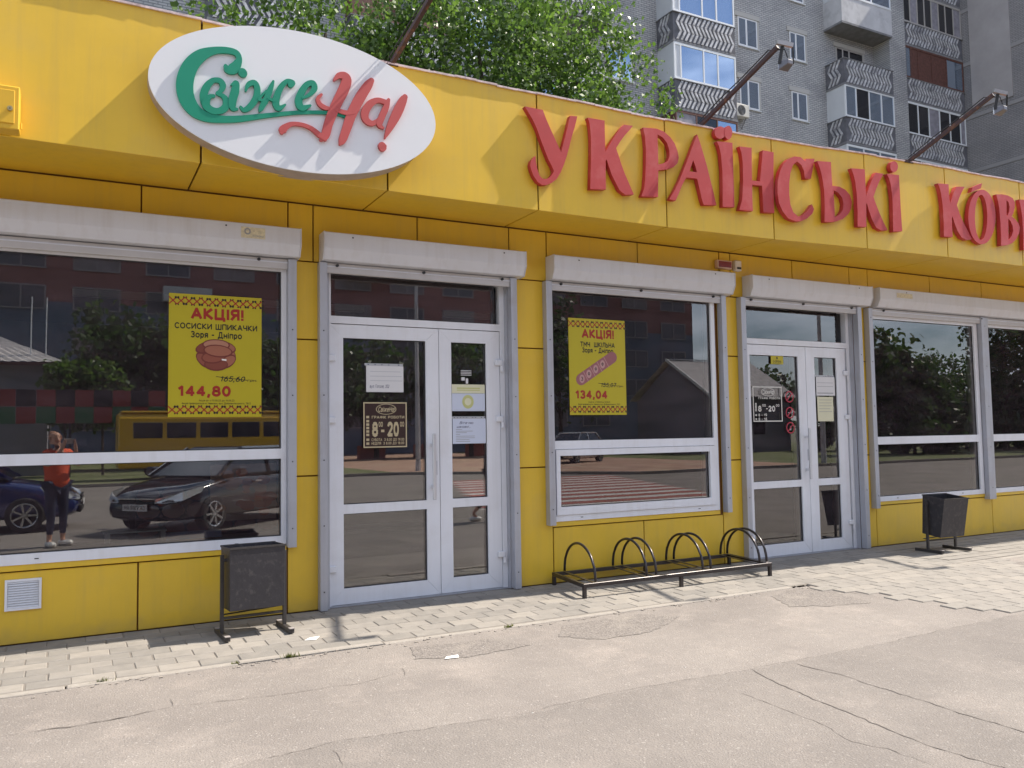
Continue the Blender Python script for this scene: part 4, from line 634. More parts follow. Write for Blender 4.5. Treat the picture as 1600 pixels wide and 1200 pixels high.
def text(body, x0, x1, z0, z1, y, mt, parent, bold=0., name='lettering', shear=0.):
    """flat lettering in the wall plane, facing -Y, fitted to the box x0..x1, z0..z1 (cap height)"""
    t_ = .13+bold*3.2; t_ = min(t_, .25); segs = []; cx = 0
    for ch in body:
        w_, st = GL.get(ch, GL['-']); 
        for s_ in st:
            for a, b in zip(s_, s_[1:]): segs.append(((a[0]+cx, a[1]), (b[0]+cx, b[1])))
        cx += w_+t_+.12
    W_ = cx-.12; H = z1-z0; sx = (x1-x0)/W_; k = H*(1-t_); m = MB()
    for i, (a, b) in enumerate(segs):
        A = (x0+(a[0]+t_/2+a[1]*shear)*sx, z0+H*t_/2+a[1]*k); B = (x0+(b[0]+t_/2+b[1]*shear)*sx, z0+H*t_/2+b[1]*k)
        dx, dz = B[0]-A[0], B[1]-A[1]; l = math.hypot(dx, dz) or 1e-6; ux, uz = dx/l, dz/l; wx, wz = t_*sx*.5, t_*H*.5
        hw = math.hypot(uz*wx, ux*wz); e = math.hypot(ux*wx, uz*wz)*.55; yy = y-.00003*(i % 7)
        nx, nz = -uz*hw, ux*hw
        m.poly([(A[0]-ux*e+nx, yy, A[1]-uz*e+nz), (A[0]-ux*e-nx, yy, A[1]-uz*e-nz), (B[0]+ux*e-nx, yy, B[1]+uz*e-nz), (B[0]+ux*e+nx, yy, B[1]+uz*e+nz)])
    return m.build(name, mt, parent, fix=False)
def flat(pts, y, name, mt, parent): return MB().poly([(x, y, z) for x, z in pts]).build(name, mt, parent, fix=False)
def rect(x0, x1, z0, z1): return [(x0, z0), (x1, z0), (x1, z1), (x0, z1)]
def ring(cx, cz, rx, rz, n=20, a0=0.): return [(cx+rx*math.cos(a0+2*math.pi*i/n), cz+rz*math.sin(a0+2*math.pi*i/n)) for i in range(n)]
INK_R = mat('ink_red', (.33,.016,.010), .5); INK_K = mat('ink_black', (.012,.01,.008), .5); POST = mat('poster_yellow', (.47,.385,.012), .45, var=.03)  # poster and ink colours darkened to carry the dimming of the glass
MEAT = [mat('print_meat_%d' % i, c, .5) for i, c in enumerate(((.27,.075,.045),(.34,.12,.07),(.21,.05,.03),(.42,.19,.12)))]
MEATD = mat('print_meat_dark', (.16,.03,.02), .5)
PINK = mat('print_pink', (.30,.11,.12), .5); PINKL = mat('print_pink_light', (.48,.27,.26), .5)
def border(x0, x1, z0, z1, y, parent):
    h = z1-z0; n = 12; wv = (x1-x0)/n; m = MB(); k_ = MB(); th = h*.13
    for i in range(n):
        a = x0+i*wv
        if i % 2 == 0: pts = [((a, z0+h*.1), (a+wv, z0+h*.9)), ((a, z0+h*.9), (a+wv, z0+h*.1))]
        else: pts = [((a, z0+h*.9), (a+wv*.5, z0+h*.5)), ((a+wv*.5, z0+h*.5), (a+wv, z0+h*.9)), ((a, z0+h*.1), (a+wv*.5, z0+h*.5)), ((a+wv*.5, z0+h*.5), (a+wv, z0+h*.1))]
        for (p, q) in pts:
            dx, dz = q[0]-p[0], q[1]-p[1]; l = math.hypot(dx, dz); nx, nz = -dz/l*th/2, dx/l*th/2
            m.poly([(p[0]+nx, y, p[1]+nz), (p[0]-nx, y, p[1]-nz), (q[0]-nx, y-.0001, q[1]-nz), (q[0]+nx, y-.0001, q[1]+nz)])
        for zz in (z0+h*.92, z0+h*.08):
            for s in (-1, 1): k_.poly([(x_, y-.0003, z_) for x_, z_ in ring(a+wv*(1.0)+s*wv*.16, zz+(-.08*h if zz > z0+h/2 else .08*h), wv*.15, h*.15, 8)] if (i % 2 == 0) == (zz > z0+h/2) else [(x_, y-.0003, z_) for x_, z_ in ring(a+wv+s*wv*.16, zz, wv*.1, h*.09, 8)])
    m.build('border_pattern', INK_R, parent, fix=False); tag(k_.build('border_marks', INK_K, parent, fix=False), kind='stuff')
def poster(x0, x1, z0, z1, y, label, kind, l1, price, old):
    t = empty('poster'); tag(t, label, 'poster')
    MB().box(x0, x1, y, y+.0008, z0, z1).build('sheet', POST, t)
    W = x1-x0; H = z1-z0; X = lambda f: x0+W*f; Z = lambda f: z1-H*f; e = y-.0006
    border(x0, x1, Z(.095), Z(.022), e, t); border(x0, x1, Z(.978), Z(.905), e, t)
    text('АКЦІЯ!', X(.23), X(.80), Z(.205), Z(.105), e, INK_R, t, .04)
    if kind == 'a': text(l1, X(.06), X(.95), Z(.285), Z(.235), e, INK_K, t, .022)
    else: text(l1, X(.20), X(.81), Z(.295), Z(.240), e, INK_K, t, .022)
    text('Зоря - Дніпро', X(.23), X(.78), Z(.355), Z(.300), e, INK_K, t, .022)
    if kind == 'a':
        c = (X(.5), Z(.49)); i = 0
        for (dx, dz, rx, rz, an) in ((-.12,.0,.12,.05,.9),(.12,.02,.12,.05,-.8),(-.10,.055,.13,.045,.4),(.10,.06,.12,.045,-.35),(0,.075,.15,.045,0),(-.13,-.045,.12,.045,-.9),(.13,-.05,.11,.045,.8),(0,-.075,.13,.05,.0),(-.03,-.02,.13,.05,.15),(.02,.028,.16,.05,-.1)):
            P = [(c[0]+W*dx+W*(math.cos(an)*u*rx-math.sin(an)*v_*rz*1.2), c[1]+H*dz*1.08+H*(math.sin(an)*u*rx*.62+math.cos(an)*v_*rz*1.05)) for u, v_ in [(math.cos(2*math.pi*q/18), math.sin(2*math.pi*q/18)) for q in range(18)]]
            mc = (sum(p[0] for p in P)/18, sum(p[1] for p in P)/18); flat(P, e-.0002*(2*i+1), 'printed_shade', MEATD, t); flat([(mc[0]+(p[0]-mc[0])*.90, mc[1]+(p[1]-mc[1])*.80+.0015) for p in P], e-.0002*(2*i+2), 'printed_sausage', MEAT[(0,1,2,1,3,0,1,2,0,1)[i]], t); i += 1
        flat([(c[0]+W*.06, c[1]-H*.045), (c[0]+W*.11, c[1]-H*.05), (c[0]+W*.11, c[1]-H*.035), (c[0]+W*.06, c[1]-H*.033)], e-.0050, 'printed_glint', mat('print_white', (.85,.8,.75), .5), t)
    else:
        a = (X(.20), Z(.635)); b = (X(.76), Z(.395)); dx, dz = b[0]-a[0], b[1]-a[1]; l = math.hypot(dx, dz); ux, uz = dx/l, dz/l; r = W*.085
        P = [(b[0]+r*math.cos(math.atan2(uz, ux)-math.pi/2+math.pi*i/8), b[1]+r*math.sin(math.atan2(uz, ux)-math.pi/2+math.pi*i/8)) for i in range(9)]+[(a[0]+r*math.cos(math.atan2(uz, ux)+math.pi/2+math.pi*i/8), a[1]+r*math.sin(math.atan2(uz, ux)+math.pi/2+math.pi*i/8)) for i in range(9)]
        flat(P, e-.0002, 'printed_sausage', PINK, t)
        for i in range(5):
            f = (i+.15)/4.6; cx, cz = a[0]+dx*f, a[1]+dz*f
            if i < 4: flat(ring(cx, cz, W*.045, W*.062, 14), e-.0004, 'printed_label', PINKL, t); text('Ф' if i else 'З', cx-W*.02, cx+W*.02, cz-W*.03, cz+W*.03, e-.0006, INK_K, t, .01)
            q = (cx+dx*.11, cz+dz*.11)
            if i < 4: flat([(q[0]-uz*r, q[1]+ux*r), (q[0]+uz*r, q[1]-ux*r), (q[0]+uz*r+.008, q[1]-ux*r), (q[0]-uz*r+.008, q[1]+ux*r)], e-.0005, 'printed_stripe', PINKL, t)
    text(old, X(.54), X(.81), Z(.710), Z(.665), e, INK_K, t, .012, shear=.25); text('грн.', X(.84), X(.95), Z(.708), Z(.685), e, INK_K, t, .005, shear=.2)
    flat([(X(.50), Z(.672)), (X(.50), Z(.667)), (X(.84), Z(.694)), (X(.84), Z(.699))], e-.0004, 'strike_line', INK_K, t)
    text(price, X(.10), X(.66), Z(.835), Z(.745), e, INK_R, t, .035)
    text('Акція діє з 10.06.23 до 16.06.23', X(.32), X(.70), Z(.873), Z(.858), e, INK_K, t, .012)
    text('Акція проводиться м. Черкаси, вул. Добровольського, 78/2', X(.14), X(.88), Z(.897), Z(.881), e, INK_K, t, .012)
poster(.680, 1.398, 1.630, 2.617, .005, 'yellow promotion poster with a heap of small sausages in the big left window', 'a', 'СОСИСКИ ШПИКАЧКИ', '144,80', '165,60')
poster(4.400, 5.090, 1.635, 2.612, .005, 'yellow promotion poster with one long pink sausage in the middle window', 'b', 'ТМЧ  ШКІЛЬНА', '134,04', '155,07')
# opening-hours signs, notices
GOLD = mat('sign_gold', (.52,.44,.28), .45, .2); PLATE = mat('sign_plate', (.035,.016,.016), .35); WINK = mat('white_ink', (.62,.60,.56), .5)
PAPR = mat('notice_paper', (.66,.65,.66), .7, var=.03); PAPY = mat('notice_yellowish', (.66,.64,.46), .7, var=.03); PAPB = mat('notice_bluish', (.56,.60,.72), .7); SLEEVE = mat('sleeve_strip', (.42,.43,.46), .4)
INKB = mat('ink_blue', (.05,.05,.12), .6); INKG = mat('ink_grey', (.30,.30,.32), .6); INKY = mat('ink_pale_yellow', (.52,.52,.22), .6)
def bars(L, y, name, mt, parent):
    m = MB()
    for p in L: m.poly([(x, y, z) for x, z in rect(*p)])
    return tag(m.build(name, mt, parent, fix=False), kind='stuff' if len(L) > 4 else None)
def hours(x0, x1, z0, z1, y, label, ink, plate, full):
    t = empty('opening_hours_sign'); tag(t, label, 'sign'); W = x1-x0; H = z1-z0; X = lambda f: x0+W*f; Z = lambda f: z1-H*f; e = y-.001; g = W*.028
    if plate: MB().box(x0, x1, y, y+.002, z0, z1).build('plate', PLATE, t)
    bars([(x0, x1, z0, z0+g), (x0, x1, z1-g, z1), (x0, x0+g, z0+g, z1-g), (x1-g, x1, z0+g, z1-g)], e, 'border_line', ink, t)
    m = MB(); n = 36
    for i in range(n):
        a, b = 2*math.pi*i/n, 2*math.pi*(i+1)/n; cx, cz, rx, rz = X(.52), Z(.155), W*.235, H*.118
        m.poly([(cx+rx*math.cos(a), e, cz+rz*math.sin(a)), (cx+rx*math.cos(b), e, cz+rz*math.sin(b)), (cx+rx*.93*math.cos(b), e, cz+rz*.90*math.sin(b)), (cx+rx*.93*math.cos(a), e, cz+rz*.90*math.sin(a))])
    m.build('oval_line', ink, t, fix=False)
    text('СвіжеНа!', X(.33), X(.71), Z(.215), Z(.095), e, ink, t, .012, shear=.3)
    text('ГРАФІК РОБОТИ', X(.19), X(.94), Z(.362), Z(.300), e, ink, t, .02)
    if full:
        text('8', X(.20), X(.325), Z(.765), Z(.43), e, ink, t, .03); text('00', X(.345), X(.44), Z(.545), Z(.43), e, ink, t, .015); bars([(X(.40), X(.475), Z(.66), Z(.605))], e, 'dash', ink, t)
        text('20', X(.55), X(.81), Z(.765), Z(.43), e, ink, t, .03); text('00', X(.84), X(.935), Z(.545), Z(.43), e, ink, t, .015)
        text('СУБОТА  З 8.00 ДО 19.00', X(.18), X(.935), Z(.855), Z(.795), e, ink, t, .018); text('НЕДІЛЯ  З 8.00 ДО 18.00', X(.18), X(.935), Z(.935), Z(.875), e, ink, t, .018)
        bars([(X(.065), X(.13), Z(f+.052), Z(f)) for f in (.30,.39,.465,.54,.615,.69,.795,.88)], e, 'day_squares', ink, t)
    else:
        text('8', X(.17), X(.28), Z(.715), Z(.545), e, ink, t, .03); text('00', X(.31), X(.43), Z(.575), Z(.50), e, ink, t, .015); bars([(X(.44), X(.50), Z(.645), Z(.62))], e, 'dash', ink, t)
        text('20', X(.52), X(.75), Z(.715), Z(.545), e, ink, t, .03); text('00', X(.78), X(.90), Z(.575), Z(.50), e, ink, t, .015)
        text('8 - 19', X(.17), X(.46), Z(.85), Z(.77), e, ink, t, .018); text('8 - 18', X(.17), X(.46), Z(.965), Z(.885), e, ink, t, .018)
        bars([(X(.07), X(.12), Z(f+.032), Z(f)) for f in (.47,.51,.55,.59,.63,.67)]+[(X(.07), X(.12), Z(f+.045), Z(f)) for f in (.79,.90)], e, 'day_squares', ink, t)
hours(2.290, 2.697, 1.352, 1.757, .066, 'dark brown opening-hours plate with gold border and lettering on the first door', GOLD, True, True)
hours(6.902, 7.358, 1.551, 1.958, .066, 'opening-hours lettering in a thin white border stuck on the second door glass', WINK, False, False)
def notice(x0, x1, z0, z1, y, mt, label, holes=False, lines=(), ink=None, name='notice', tilt=0.):
    t = empty(name); tag(t, label, 'notice')
    MB().box(x0, x1, y, y+.0008, z0, z1).build('sheet', mt, t)
    if holes:
        s = MB().box(x0-.015, x1-.005, y-.001, y, z1, z1+.022).build('punched_strip', SLEEVE, t)
        m = MB(); n = 11
        for i in range(n):
            if random.random() < .8: xx = x0+(x1-x0)*(i+.4)/n; m.poly([(x, y-.0015, z) for x, z in rect(xx, xx+.012, z1+.007, z1+.015)])
        tag(m.build('punch_holes', INKB, t, fix=False), kind='stuff')
    if lines: bars([(x0+(x1-x0)*a, x0+(x1-x0)*b, z1-(z1-z0)*c-.0022*h_, z1-(z1-z0)*c) for a, b, c, h_ in lines], y-.0006, 'text_lines', ink or INKG, t)
    return t
y = .066
n1 = notice(2.318, 2.668, 1.848, 2.082, y, PAPR, 'white notice with a short handwritten line at the top of the first door glass', True, [(.10,.92,.20,3),(.10,.95,.38,3),(.10,.96,.55,3)], mat('ink_faint', (.50,.50,.53), .7))
text('вул. Гоголя, 352', 2.35, 2.53, 1.885, 1.915, y-.0006, INKB, n1, .0, shear=.3)
notice(3.146, 3.488, 1.845, 1.928, y, PAPY, 'cream printed sheet at the top of the narrow leaf of the first door', False, [(.15,.85,.35,6),(.15,.85,.6,4)], INKY)
t = notice(3.146, 3.488, 1.677, 1.843, y, PAPB, 'pale blue sheet with a faint yellow round emblem on the narrow first door leaf')
flat(ring(3.31, 1.765, .06, .065), y-.0006, 'emblem', INKY, t); flat(ring(3.31, 1.765, .035, .035), y-.0010, 'emblem', PAPY, t)
t = notice(3.149, 3.493, 1.372, 1.605, y, PAPB, 'lower bluish notice in a punched sleeve on the narrow first door leaf', True, [(.10,.28,.42,2),(.10,.60,.49,2),(.10,.42,.55,2),(.10,.22,.62,2),(.10,.66,.69,2),(.10,.66,.76,2),(.10,.5,.83,2),(.10,.52,.90,2)], INKG)
text('Вітаємо', 3.22, 3.36, 1.555, 1.580, y-.0006, INKB, t, 0, shear=.3); text('шановні ,', 3.19, 3.33, 1.52, 1.542, y-.0006, INKB, t, 0, shear=.3)
t = empty('sticker'); tag(t, 'small strips of white stickers above the cream sheet on the narrow first door leaf', 'sticker')
bars([(3.24,3.35,2.055-.014*i,2.061-.014*i) for i in range(4)]+[(3.245,3.28,1.965,1.995),(3.29,3.315,1.935,1.985)], y, 'sticker_strips', PAPR, t)
t = empty('sticker'); tag(t, 'bright yellow square sticker with a small emblem on the second door glass', 'sticker')
MB().box(7.205, 7.40, y, y+.0006, 2.222, 2.318).build('sheet', POST, t); text('ОХОРОНА', 7.235, 7.37, 2.238, 2.268, y-.0006, INK_K, t, .01); flat(ring(7.302, 2.295, .012, .016, 8), y-.0006, 'emblem', INK_K, t); bars([(7.235,7.37,2.229,2.232)], y-.0006, 'underline', INK_K, t)
RP = mat('prohibit_red', (.42,.02,.05), .5)
for i, (cz, lb) in enumerate(((1.842, 'topmost'), (1.655, 'middle'), (1.478, 'lowest'))):
    t = empty('prohibition_sticker'); tag(t, 'round red prohibition sticker, %s of the three stacked on the second door' % lb, 'sticker', 'red prohibition stickers'); cx = 7.482
    m = MB(); n = 28
    for k in range(n):
        a, b = 2*math.pi*k/n, 2*math.pi*(k+1)/n
        m.poly([(cx+.068*math.cos(a), y, cz+.068*math.sin(a)), (cx+.068*math.cos(b), y, cz+.068*math.sin(b)), (cx+.055*math.cos(b), y, cz+.055*math.sin(b)), (cx+.055*math.cos(a), y, cz+.055*math.sin(a))])
    m.poly([(cx-.042, y-.0003, cz-.032), (cx-.034, y-.0003, cz-.042), (cx+.042, y-.0003, cz+.032), (cx+.034, y-.0003, cz+.042)]); m.build('red_ring', RP, t, fix=False)
    m = MB()
    if i == 0: m.box(cx-.03, cx+.012, y+.0002, y+.0008, cz-.008, cz+.008).box(cx-.02, cx-.006, y+.0002, y+.0008, cz-.02, cz-.009)
    elif i == 1: m.box(cx-.035, cx+.035, y+.0002, y+.0008, cz-.005, cz+.004)
    else: m.box(cx-.012, cx+.012, y+.0002, y+.0008, cz-.03, cz+.0).box(cx-.004, cx+.004, y+.0002, y+.0008, cz+.001, cz+.02)
    m.build('pictogram', INKG, t)
notice(7.93, 8.25, 1.86, 2.085, y, PAPR, 'white lined sheet at the top of the narrow leaf of the second door', True, [(.05,.9,.3,2),(.05,.9,.5,2),(.05,.9,.84,5)], INKG)
notice(7.94, 8.21, 1.55, 1.845, y, PAPY, 'pale yellow sheet on the narrow leaf of the second door', False, [(.1,.9,.12,2),(.1,.9,.24,2),(.1,.9,.36,2),(.1,.8,.48,2),(.1,.9,.6,2)], INKG)
# security stickers on the shutter boxes
for x0, x1, z0, z1, nm in ((1.20,1.39,3.075,3.165,'pale security sticker with a round badge on the left shutter box'),(9.15,9.45,3.09,3.15,'peeling pale sticker on the right shutter box')):
    t = empty('sticker'); tag(t, nm, 'sticker'); MB().box(x0, x1, -.1725, -.1708, z0, z1).build('sheet', mat('sticker_cream', (.62,.56,.40), .5, var=.2, vscale=50), t)
    if x0 < 2:
        m = MB(); cx, cz = x0+.05, (z0+z1)/2+.01
        for k in range(14):
            a, b = 2*math.pi*k/14, 2*math.pi*(k+1)/14
            m.poly([(cx+.026*math.cos(a), -.1730, cz+.028*math.sin(a)), (cx+.026*math.cos(b), -.1730, cz+.028*math.sin(b)), (cx+.014*math.cos(b), -.1730, cz+.015*math.sin(b)), (cx+.014*math.cos(a), -.1730, cz+.015*math.sin(a))])
        m.build('badge', INKG, t, fix=False); text('ОХОРОНА', x0+.09, x1-.01, z0+.012, z0+.028, -.1731, INKG, t, .01)
# ================================================================== THINGS OUTSIDE
def bin_(x, y, rz, label, tilt=0.):
    t = empty('rubbish_bin', (x, y, gz(y)), rz); tag(t, label, 'rubbish bin', 'black metal rubbish bins on stands')
    w0, w1, d0, d1 = .20, .205, .125, .15          # half sizes bottom / top
    z0, z1 = .195, .655; m = MB(); th = .006
    o = [(-w0,-d0,z0),(w0,-d0,z0),(w0,d0,z0),(-w0,d0,z0),(-w1,-d1,z1),(w1,-d1,z1),(w1,d1,z1),(-w1,d1,z1)]
    i_ = [(a*(1-.03), b*(1-.06), c+(.01 if k < 4 else 0)) for k, (a, b, c) in enumerate(o)]
    m.v = o+i_; m.f = [(0,3,2,1)]+[(a, (a+1) % 4, (a+1) % 4+4, a+4) for a in range(4)]+[(8,9,10,11)]+[(8+a, 12+a, 12+(a+1) % 4, 8+(a+1) % 4) for a in range(4)]+[(4+a, 4+(a+1) % 4, 12+(a+1) % 4, 12+a) for a in range(4)]
    b = m.build('bin_body', BIN, t, bevel=.003); b.rotation_euler = (tilt, 0, 0)
    MB().box(-w1-.004, w1+.004, -d1-.005, -d1+.002, z1-.012, z1+.003).box(-w1-.004, w1+.004, d1-.002, d1+.005, z1-.012, z1+.003).build('rim', FRM, b)
    for s in (-1, 1):
        MB().box(s*.232-.013, s*.232+.013, -.013, .013, .02, .60).build('post', FRM, t, bevel=.002)
        MB().box(s*.232-.02, s*.232+.02, -.20, .17, .004, .036).build('foot', FRM, t, bevel=.003)
        MB().tube([(s*.20, 0, .56), (s*.236, 0, .56)], .012, 8).build('pivot', FRM, t)
        MB().box(s*.232-.019, s*.232+.019, -.212, -.165, .037, .042).box(s*.232-.019, s*.232+.019, .12, .16, .037, .042).build('foot_pad', mat('worn_pad', (.30,.27,.26), .6), t)
    MB().bar((-.218, 0, .135), (.218, 0, .135), .018, .018).build('crossbar', FRM, t)
    MB().bar((-.218, .06, .15), (.218, .06, .17), .03, .006).build('catch_plate', FRM, t)
    return t
bin_(1.245, -.50, R(3), 'black metal rubbish bin with scuffed front in front of the big left window', R(-2))
bin_(9.19, -.60, R(-4), 'black metal rubbish bin below the right-hand window, beyond the second door', R(7))
rk = empty('bicycle_rack', (5.16, -.38, 0)); rk.location = (0,0,0); tag(rk, 'low dark metal bicycle rack with seven hoops between the two doors', 'bicycle rack')
SKX = lambda x, y: x+.13*(y+.73)
zt = .118
def rail_(p, q, w_=.03): return MB().bar(p, q, w_, .035).build('rail', RACK, rk, bevel=.002)
rail_((4.04,-.73,zt-.018), (6.285,-.745,zt-.018)); rail_((SKX(4.04,-.06),-.06,zt-.018), (SKX(6.285,-.06),-.06,zt-.018))
for x in (4.055, 6.27): rail_((x,-.712,zt-.018), (SKX(x,-.075),-.078,zt-.018))
for x, y_ in ((4.055,-.73),(5.14,-.735),(6.27,-.742),(SKX(4.055,-.06),-.06),(SKX(5.14,-.06),-.06),(SKX(6.27,-.06),-.06)): MB().box(x-.015, x+.015, y_-.015, y_+.015, gz(y_)-.002, zt-.036).build('leg', RACK, rk)
for x in (4.175,4.742,4.852,5.412,5.512,6.150,6.245):
    pts = []
    for i in range(25):
        a = math.pi*i/24; yy = -.395-.335*math.cos(a); zz = zt+.006+.30*math.sin(a)**.92; pts.append((SKX(x, yy), yy, zz))
    MB().tube(pts, .0125, 8).build('hoop', RACK, rk, smooth=True)
    MB().bar((SKX(x,-.715),-.715,zt-.006), (SKX(x,-.075),-.078,zt-.006), .028, .006).build('cross_strip', RACK, rk)
MEATP = [mat('picture_meat_%d' % i, c, .6) for i, c in enumerate(((.80,.26,.12),(.85,.42,.22),(.62,.16,.08)))]
t = empty('meat_picture'); tag(t, 'pale orange picture of meat pieces leaning inside the lower big left window', 'picture')
MB().box(1.02, 1.55, .14, .15, .78, 1.24).build('sheet', mat('picture_pale', (.55,.40,.33), .6), t)
for i in range(26):
    px_, pz_ = random.uniform(1.08, 1.50), random.uniform(.83, 1.18); r_ = random.uniform(.025, .055); flat(ring(px_, pz_, r_*1.2, r_*.8, 9, random.random()), .1395-.0002*i, 'printed_meat', (MEATP[0], MEATP[1], MEATP[2])[i % 3], t)
# display items standing inside the windows
t = empty('shelf_stand'); tag(t, 'pale metal shelf stand lying inside the bottom of the big left window', 'stand')
m = MB().box(.24, .70, .20, .40, .725, .735).box(.25, .29, .20, .235, .655, .7245).box(.655, .69, .20, .235, .655, .7245); m.build('stand_frame', mat('pale_metal', (.6,.68,.72), .4), t)
t = MB().box(.70, 1.12, .22, .30, .645, .70).build('tray', mat('blue_plastic', (.16,.36,.72), .4)); tag(t, 'light blue plastic tray inside the bottom of the big left window', 'tray')
t = MB().box(-3.1, 15.6, .12, .45, .60, .64).build('inner_sill', mat('sill_grey', (.10,.10,.11), .5), shop)
def counter(x0, x1, label, mats):
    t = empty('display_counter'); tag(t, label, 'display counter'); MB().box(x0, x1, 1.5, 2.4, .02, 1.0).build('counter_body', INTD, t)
    n = 8; k = 0
    for i in range(n):
        for j in range(3):
            cx = x0+(x1-x0)*(i+.5)/n; m = MB(); P = ring(cx, .62+.16*j, (x1-x0)/n*.46, .07, 10); m.prism(P, 1.455+.01*j, 1.498); m.build('meat_tray', MEAT[(i*2+j) % 4], t)
counter(.55, 2.3, 'meat display counter behind the big left window', MEAT)
counter(10.6, 13.0, 'dark display counter behind the right-hand window', MEAT)
for x in (.6, 2.4, 4.6, 6.4, 9.2, 11.4):
    t = MB().box(x-.6, x+.6, 2.2, 2.3, 2.90, 2.965).build('ceiling_strip_light', mat('strip_light', (.7,.7,.7), .4), shop)
# ================================================================== APARTMENT BLOCK BEHIND THE SHOP
apt = empty('apartment_block'); tag(apt, 'tall pale brick apartment block with glazed balconies behind the shop', 'apartment building')
YW, YB = 20.3, 19.2
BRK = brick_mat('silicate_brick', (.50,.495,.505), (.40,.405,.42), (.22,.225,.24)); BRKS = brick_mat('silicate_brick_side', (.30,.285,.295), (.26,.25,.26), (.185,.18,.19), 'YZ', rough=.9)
CONC = mat('balcony_concrete', (.50,.50,.53), .85, var=.12, vscale=1.3, stain=(.25,.25,.27), sscale=.9, samt=.6); CHV = mat('chevron_tile', (.46,.46,.49), .7, var=.5, vscale=3.5, stain=(.12,.12,.14), sscale=2.5, samt=.8)
CHB = mat('chevron_back', (.12,.12,.14), .9, var=.3, vscale=3); SLAB = mat('slab_grey', (.20,.20,.215), .9, var=.2, vscale=3); WF = mat('apartment_frame_white', (.72,.74,.78), .4); WFG = mat('apartment_frame_grey', (.38,.36,.35), .6)
BROWN = mat('brown_boards', (.11,.045,.035), .7, var=.3, vscale=7); SIDEW = mat('side_sheet', (.56,.58,.62), .5, var=.06, vscale=1); REVEAL = mat('window_reveal', (.45,.44,.43), .8)
def sky_glass(name, col, ior=2.3, rough=.03):
    return mat(name, col, rough, metal=.85 if ior > 2 else 0., ior=1.6, bump=.02, bscale=.8)
G1 = sky_glass('pane_sky_tint', (.42,.50,.62)); G2 = sky_glass('pane_dark', (.02,.02,.025), 1.5); CURT = mat('curtain', (.24,.23,.27), .7, var=.25, vscale=4)  # blue of the reflected sky is partly put into the pane colour
BX0 = -14.0; XR = 41.3
MB().box(BX0, XR, YW, YW+12, 0, 31).build('wall', BRK, apt)
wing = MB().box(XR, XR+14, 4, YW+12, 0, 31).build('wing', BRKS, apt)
for z in np.arange(3.3, 31, 2.87):
    MB().box(XR-.03, XR-.002, 4, YW-.01, z-.16, z+.02).build('floor_band', mat('floor_band', (.28,.27,.28), .9) if z < 4 else bpy.data.materials['floor_band'], wing)
for z in np.arange(2.2, 29, 2.87):
    for yy in (7.2, 12.0): 
        f = MB().box(XR-.012, XR-.003, yy, yy+1.7, z+.5, z+1.9).build('window', bpy.data.materials['slab_grey'], wing)
        MB().box(XR-.010, XR-.0035, yy+.12, yy+1.6, z+1.9, z+1.92).build('lintel', CONC, wing) if False else None
MB().box(XR-.05, XR-.004, 16.9, 19.0, 17.9, 25).build('render_panel', mat('render_panel', (.35,.33,.34), .9, var=.1, vscale=1), wing)
def awin(x0, x1, z0, z1, y=YW, mull=None, g=None, fr=None):
    MB().box(x0-.16, x1+.16, y-.05, y-.003, z1+.02, z1+.24).build('lintel', REVEAL, apt)
    f = MB().box(x0-.02, x1+.12, y-.012, y-.002, z0-.04, z1+.02).build('window', REVEAL, apt)
    F = fr or WF; m = MB(); t = .055; yy = y-.03
    m.box(x0, x0+t, yy, y-.013, z0, z1).box(x1-t, x1, yy, y-.013, z0, z1).box(x0+t, x1-t, yy, y-.013, z0, z0+t).box(x0+t, x1-t, yy, y-.013, z1-t, z1)
    for q in (mull if mull is not None else ((x0+x1)/2,)): m.box(q-.045, q+.045, yy, y-.013, z0+t, z1-t)
    m.build('frame', F, f)
    MB().box(x0+t, x1-t, y-.022, y-.0135, z0+t, z1-t).build('pane', g or G1, f)
    MB().box(x0-.03, x1+.1, y-.07, y-.013, z0-.06, z0-.03).build('sill', WF, f)
F0 = 17.65                                          # balcony floor reference, storey 2.87
for k in range(-5, 5):
    zb = F0+2.87*k; wz0, wz1 = zb+1.19, zb+2.50
    if wz1 > 30.5 or wz0 < 1: continue
    near_ = -2 <= k <= 2
    awin(26.37, 27.52, wz0, wz1, mull=(26.87+.0,)); awin(29.58, 30.58, wz0, wz1, mull=(29.98,))
    awin(20.1-.9, 20.9-.5, wz0, wz1) if k % 2 else None
    awin(12.8, 14.3, wz0, wz1); awin(-2.0, -.6, wz0, wz1); awin(1.6, 2.7, wz0, wz1); awin(-8, -6.6, wz0, wz1)
# chevron relief, shared mesh: panel 3.4 wide, 1.2 high (front) and 1.1 deep (side)
def chevron(wd, ht, name):
    m = MB(); n = int(wd/.22); rows = 3; h = ht/rows
    for r in range(rows):
        for i in range(n+1):
            x = .06+i*.22; s = .20 if r % 2 == 0 else -.20
            a = (x-s/2, r*h+.0); b = (x+s/2, r*h+h-.0); wv = .055
            if a[0]-wv < 0 or b[0]-wv < 0 or a[0]+wv > wd or b[0]+wv > wd: continue
            d0 = -.035
            m.prism([(a[0]-wv, a[1]+.01), (a[0]+wv, a[1]+.01), (b[0]+wv, b[1]-.01), (b[0]-wv, b[1]-.01)], d0, 0)
    me = m.mesh(name); me.materials.append(CHV); return me
CH_F = chevron(3.36, 1.14, 'chevron_relief'); CH_S = chevron(1.06, 1.14, 'chevron_relief'); CH_L = chevron(4.6, 1.10, 'chevron_relief'); CH_B = chevron(3.46, 1.14, 'chevron_relief')
CH_X = chevron(2.9, 1.1, 'chevron_relief')
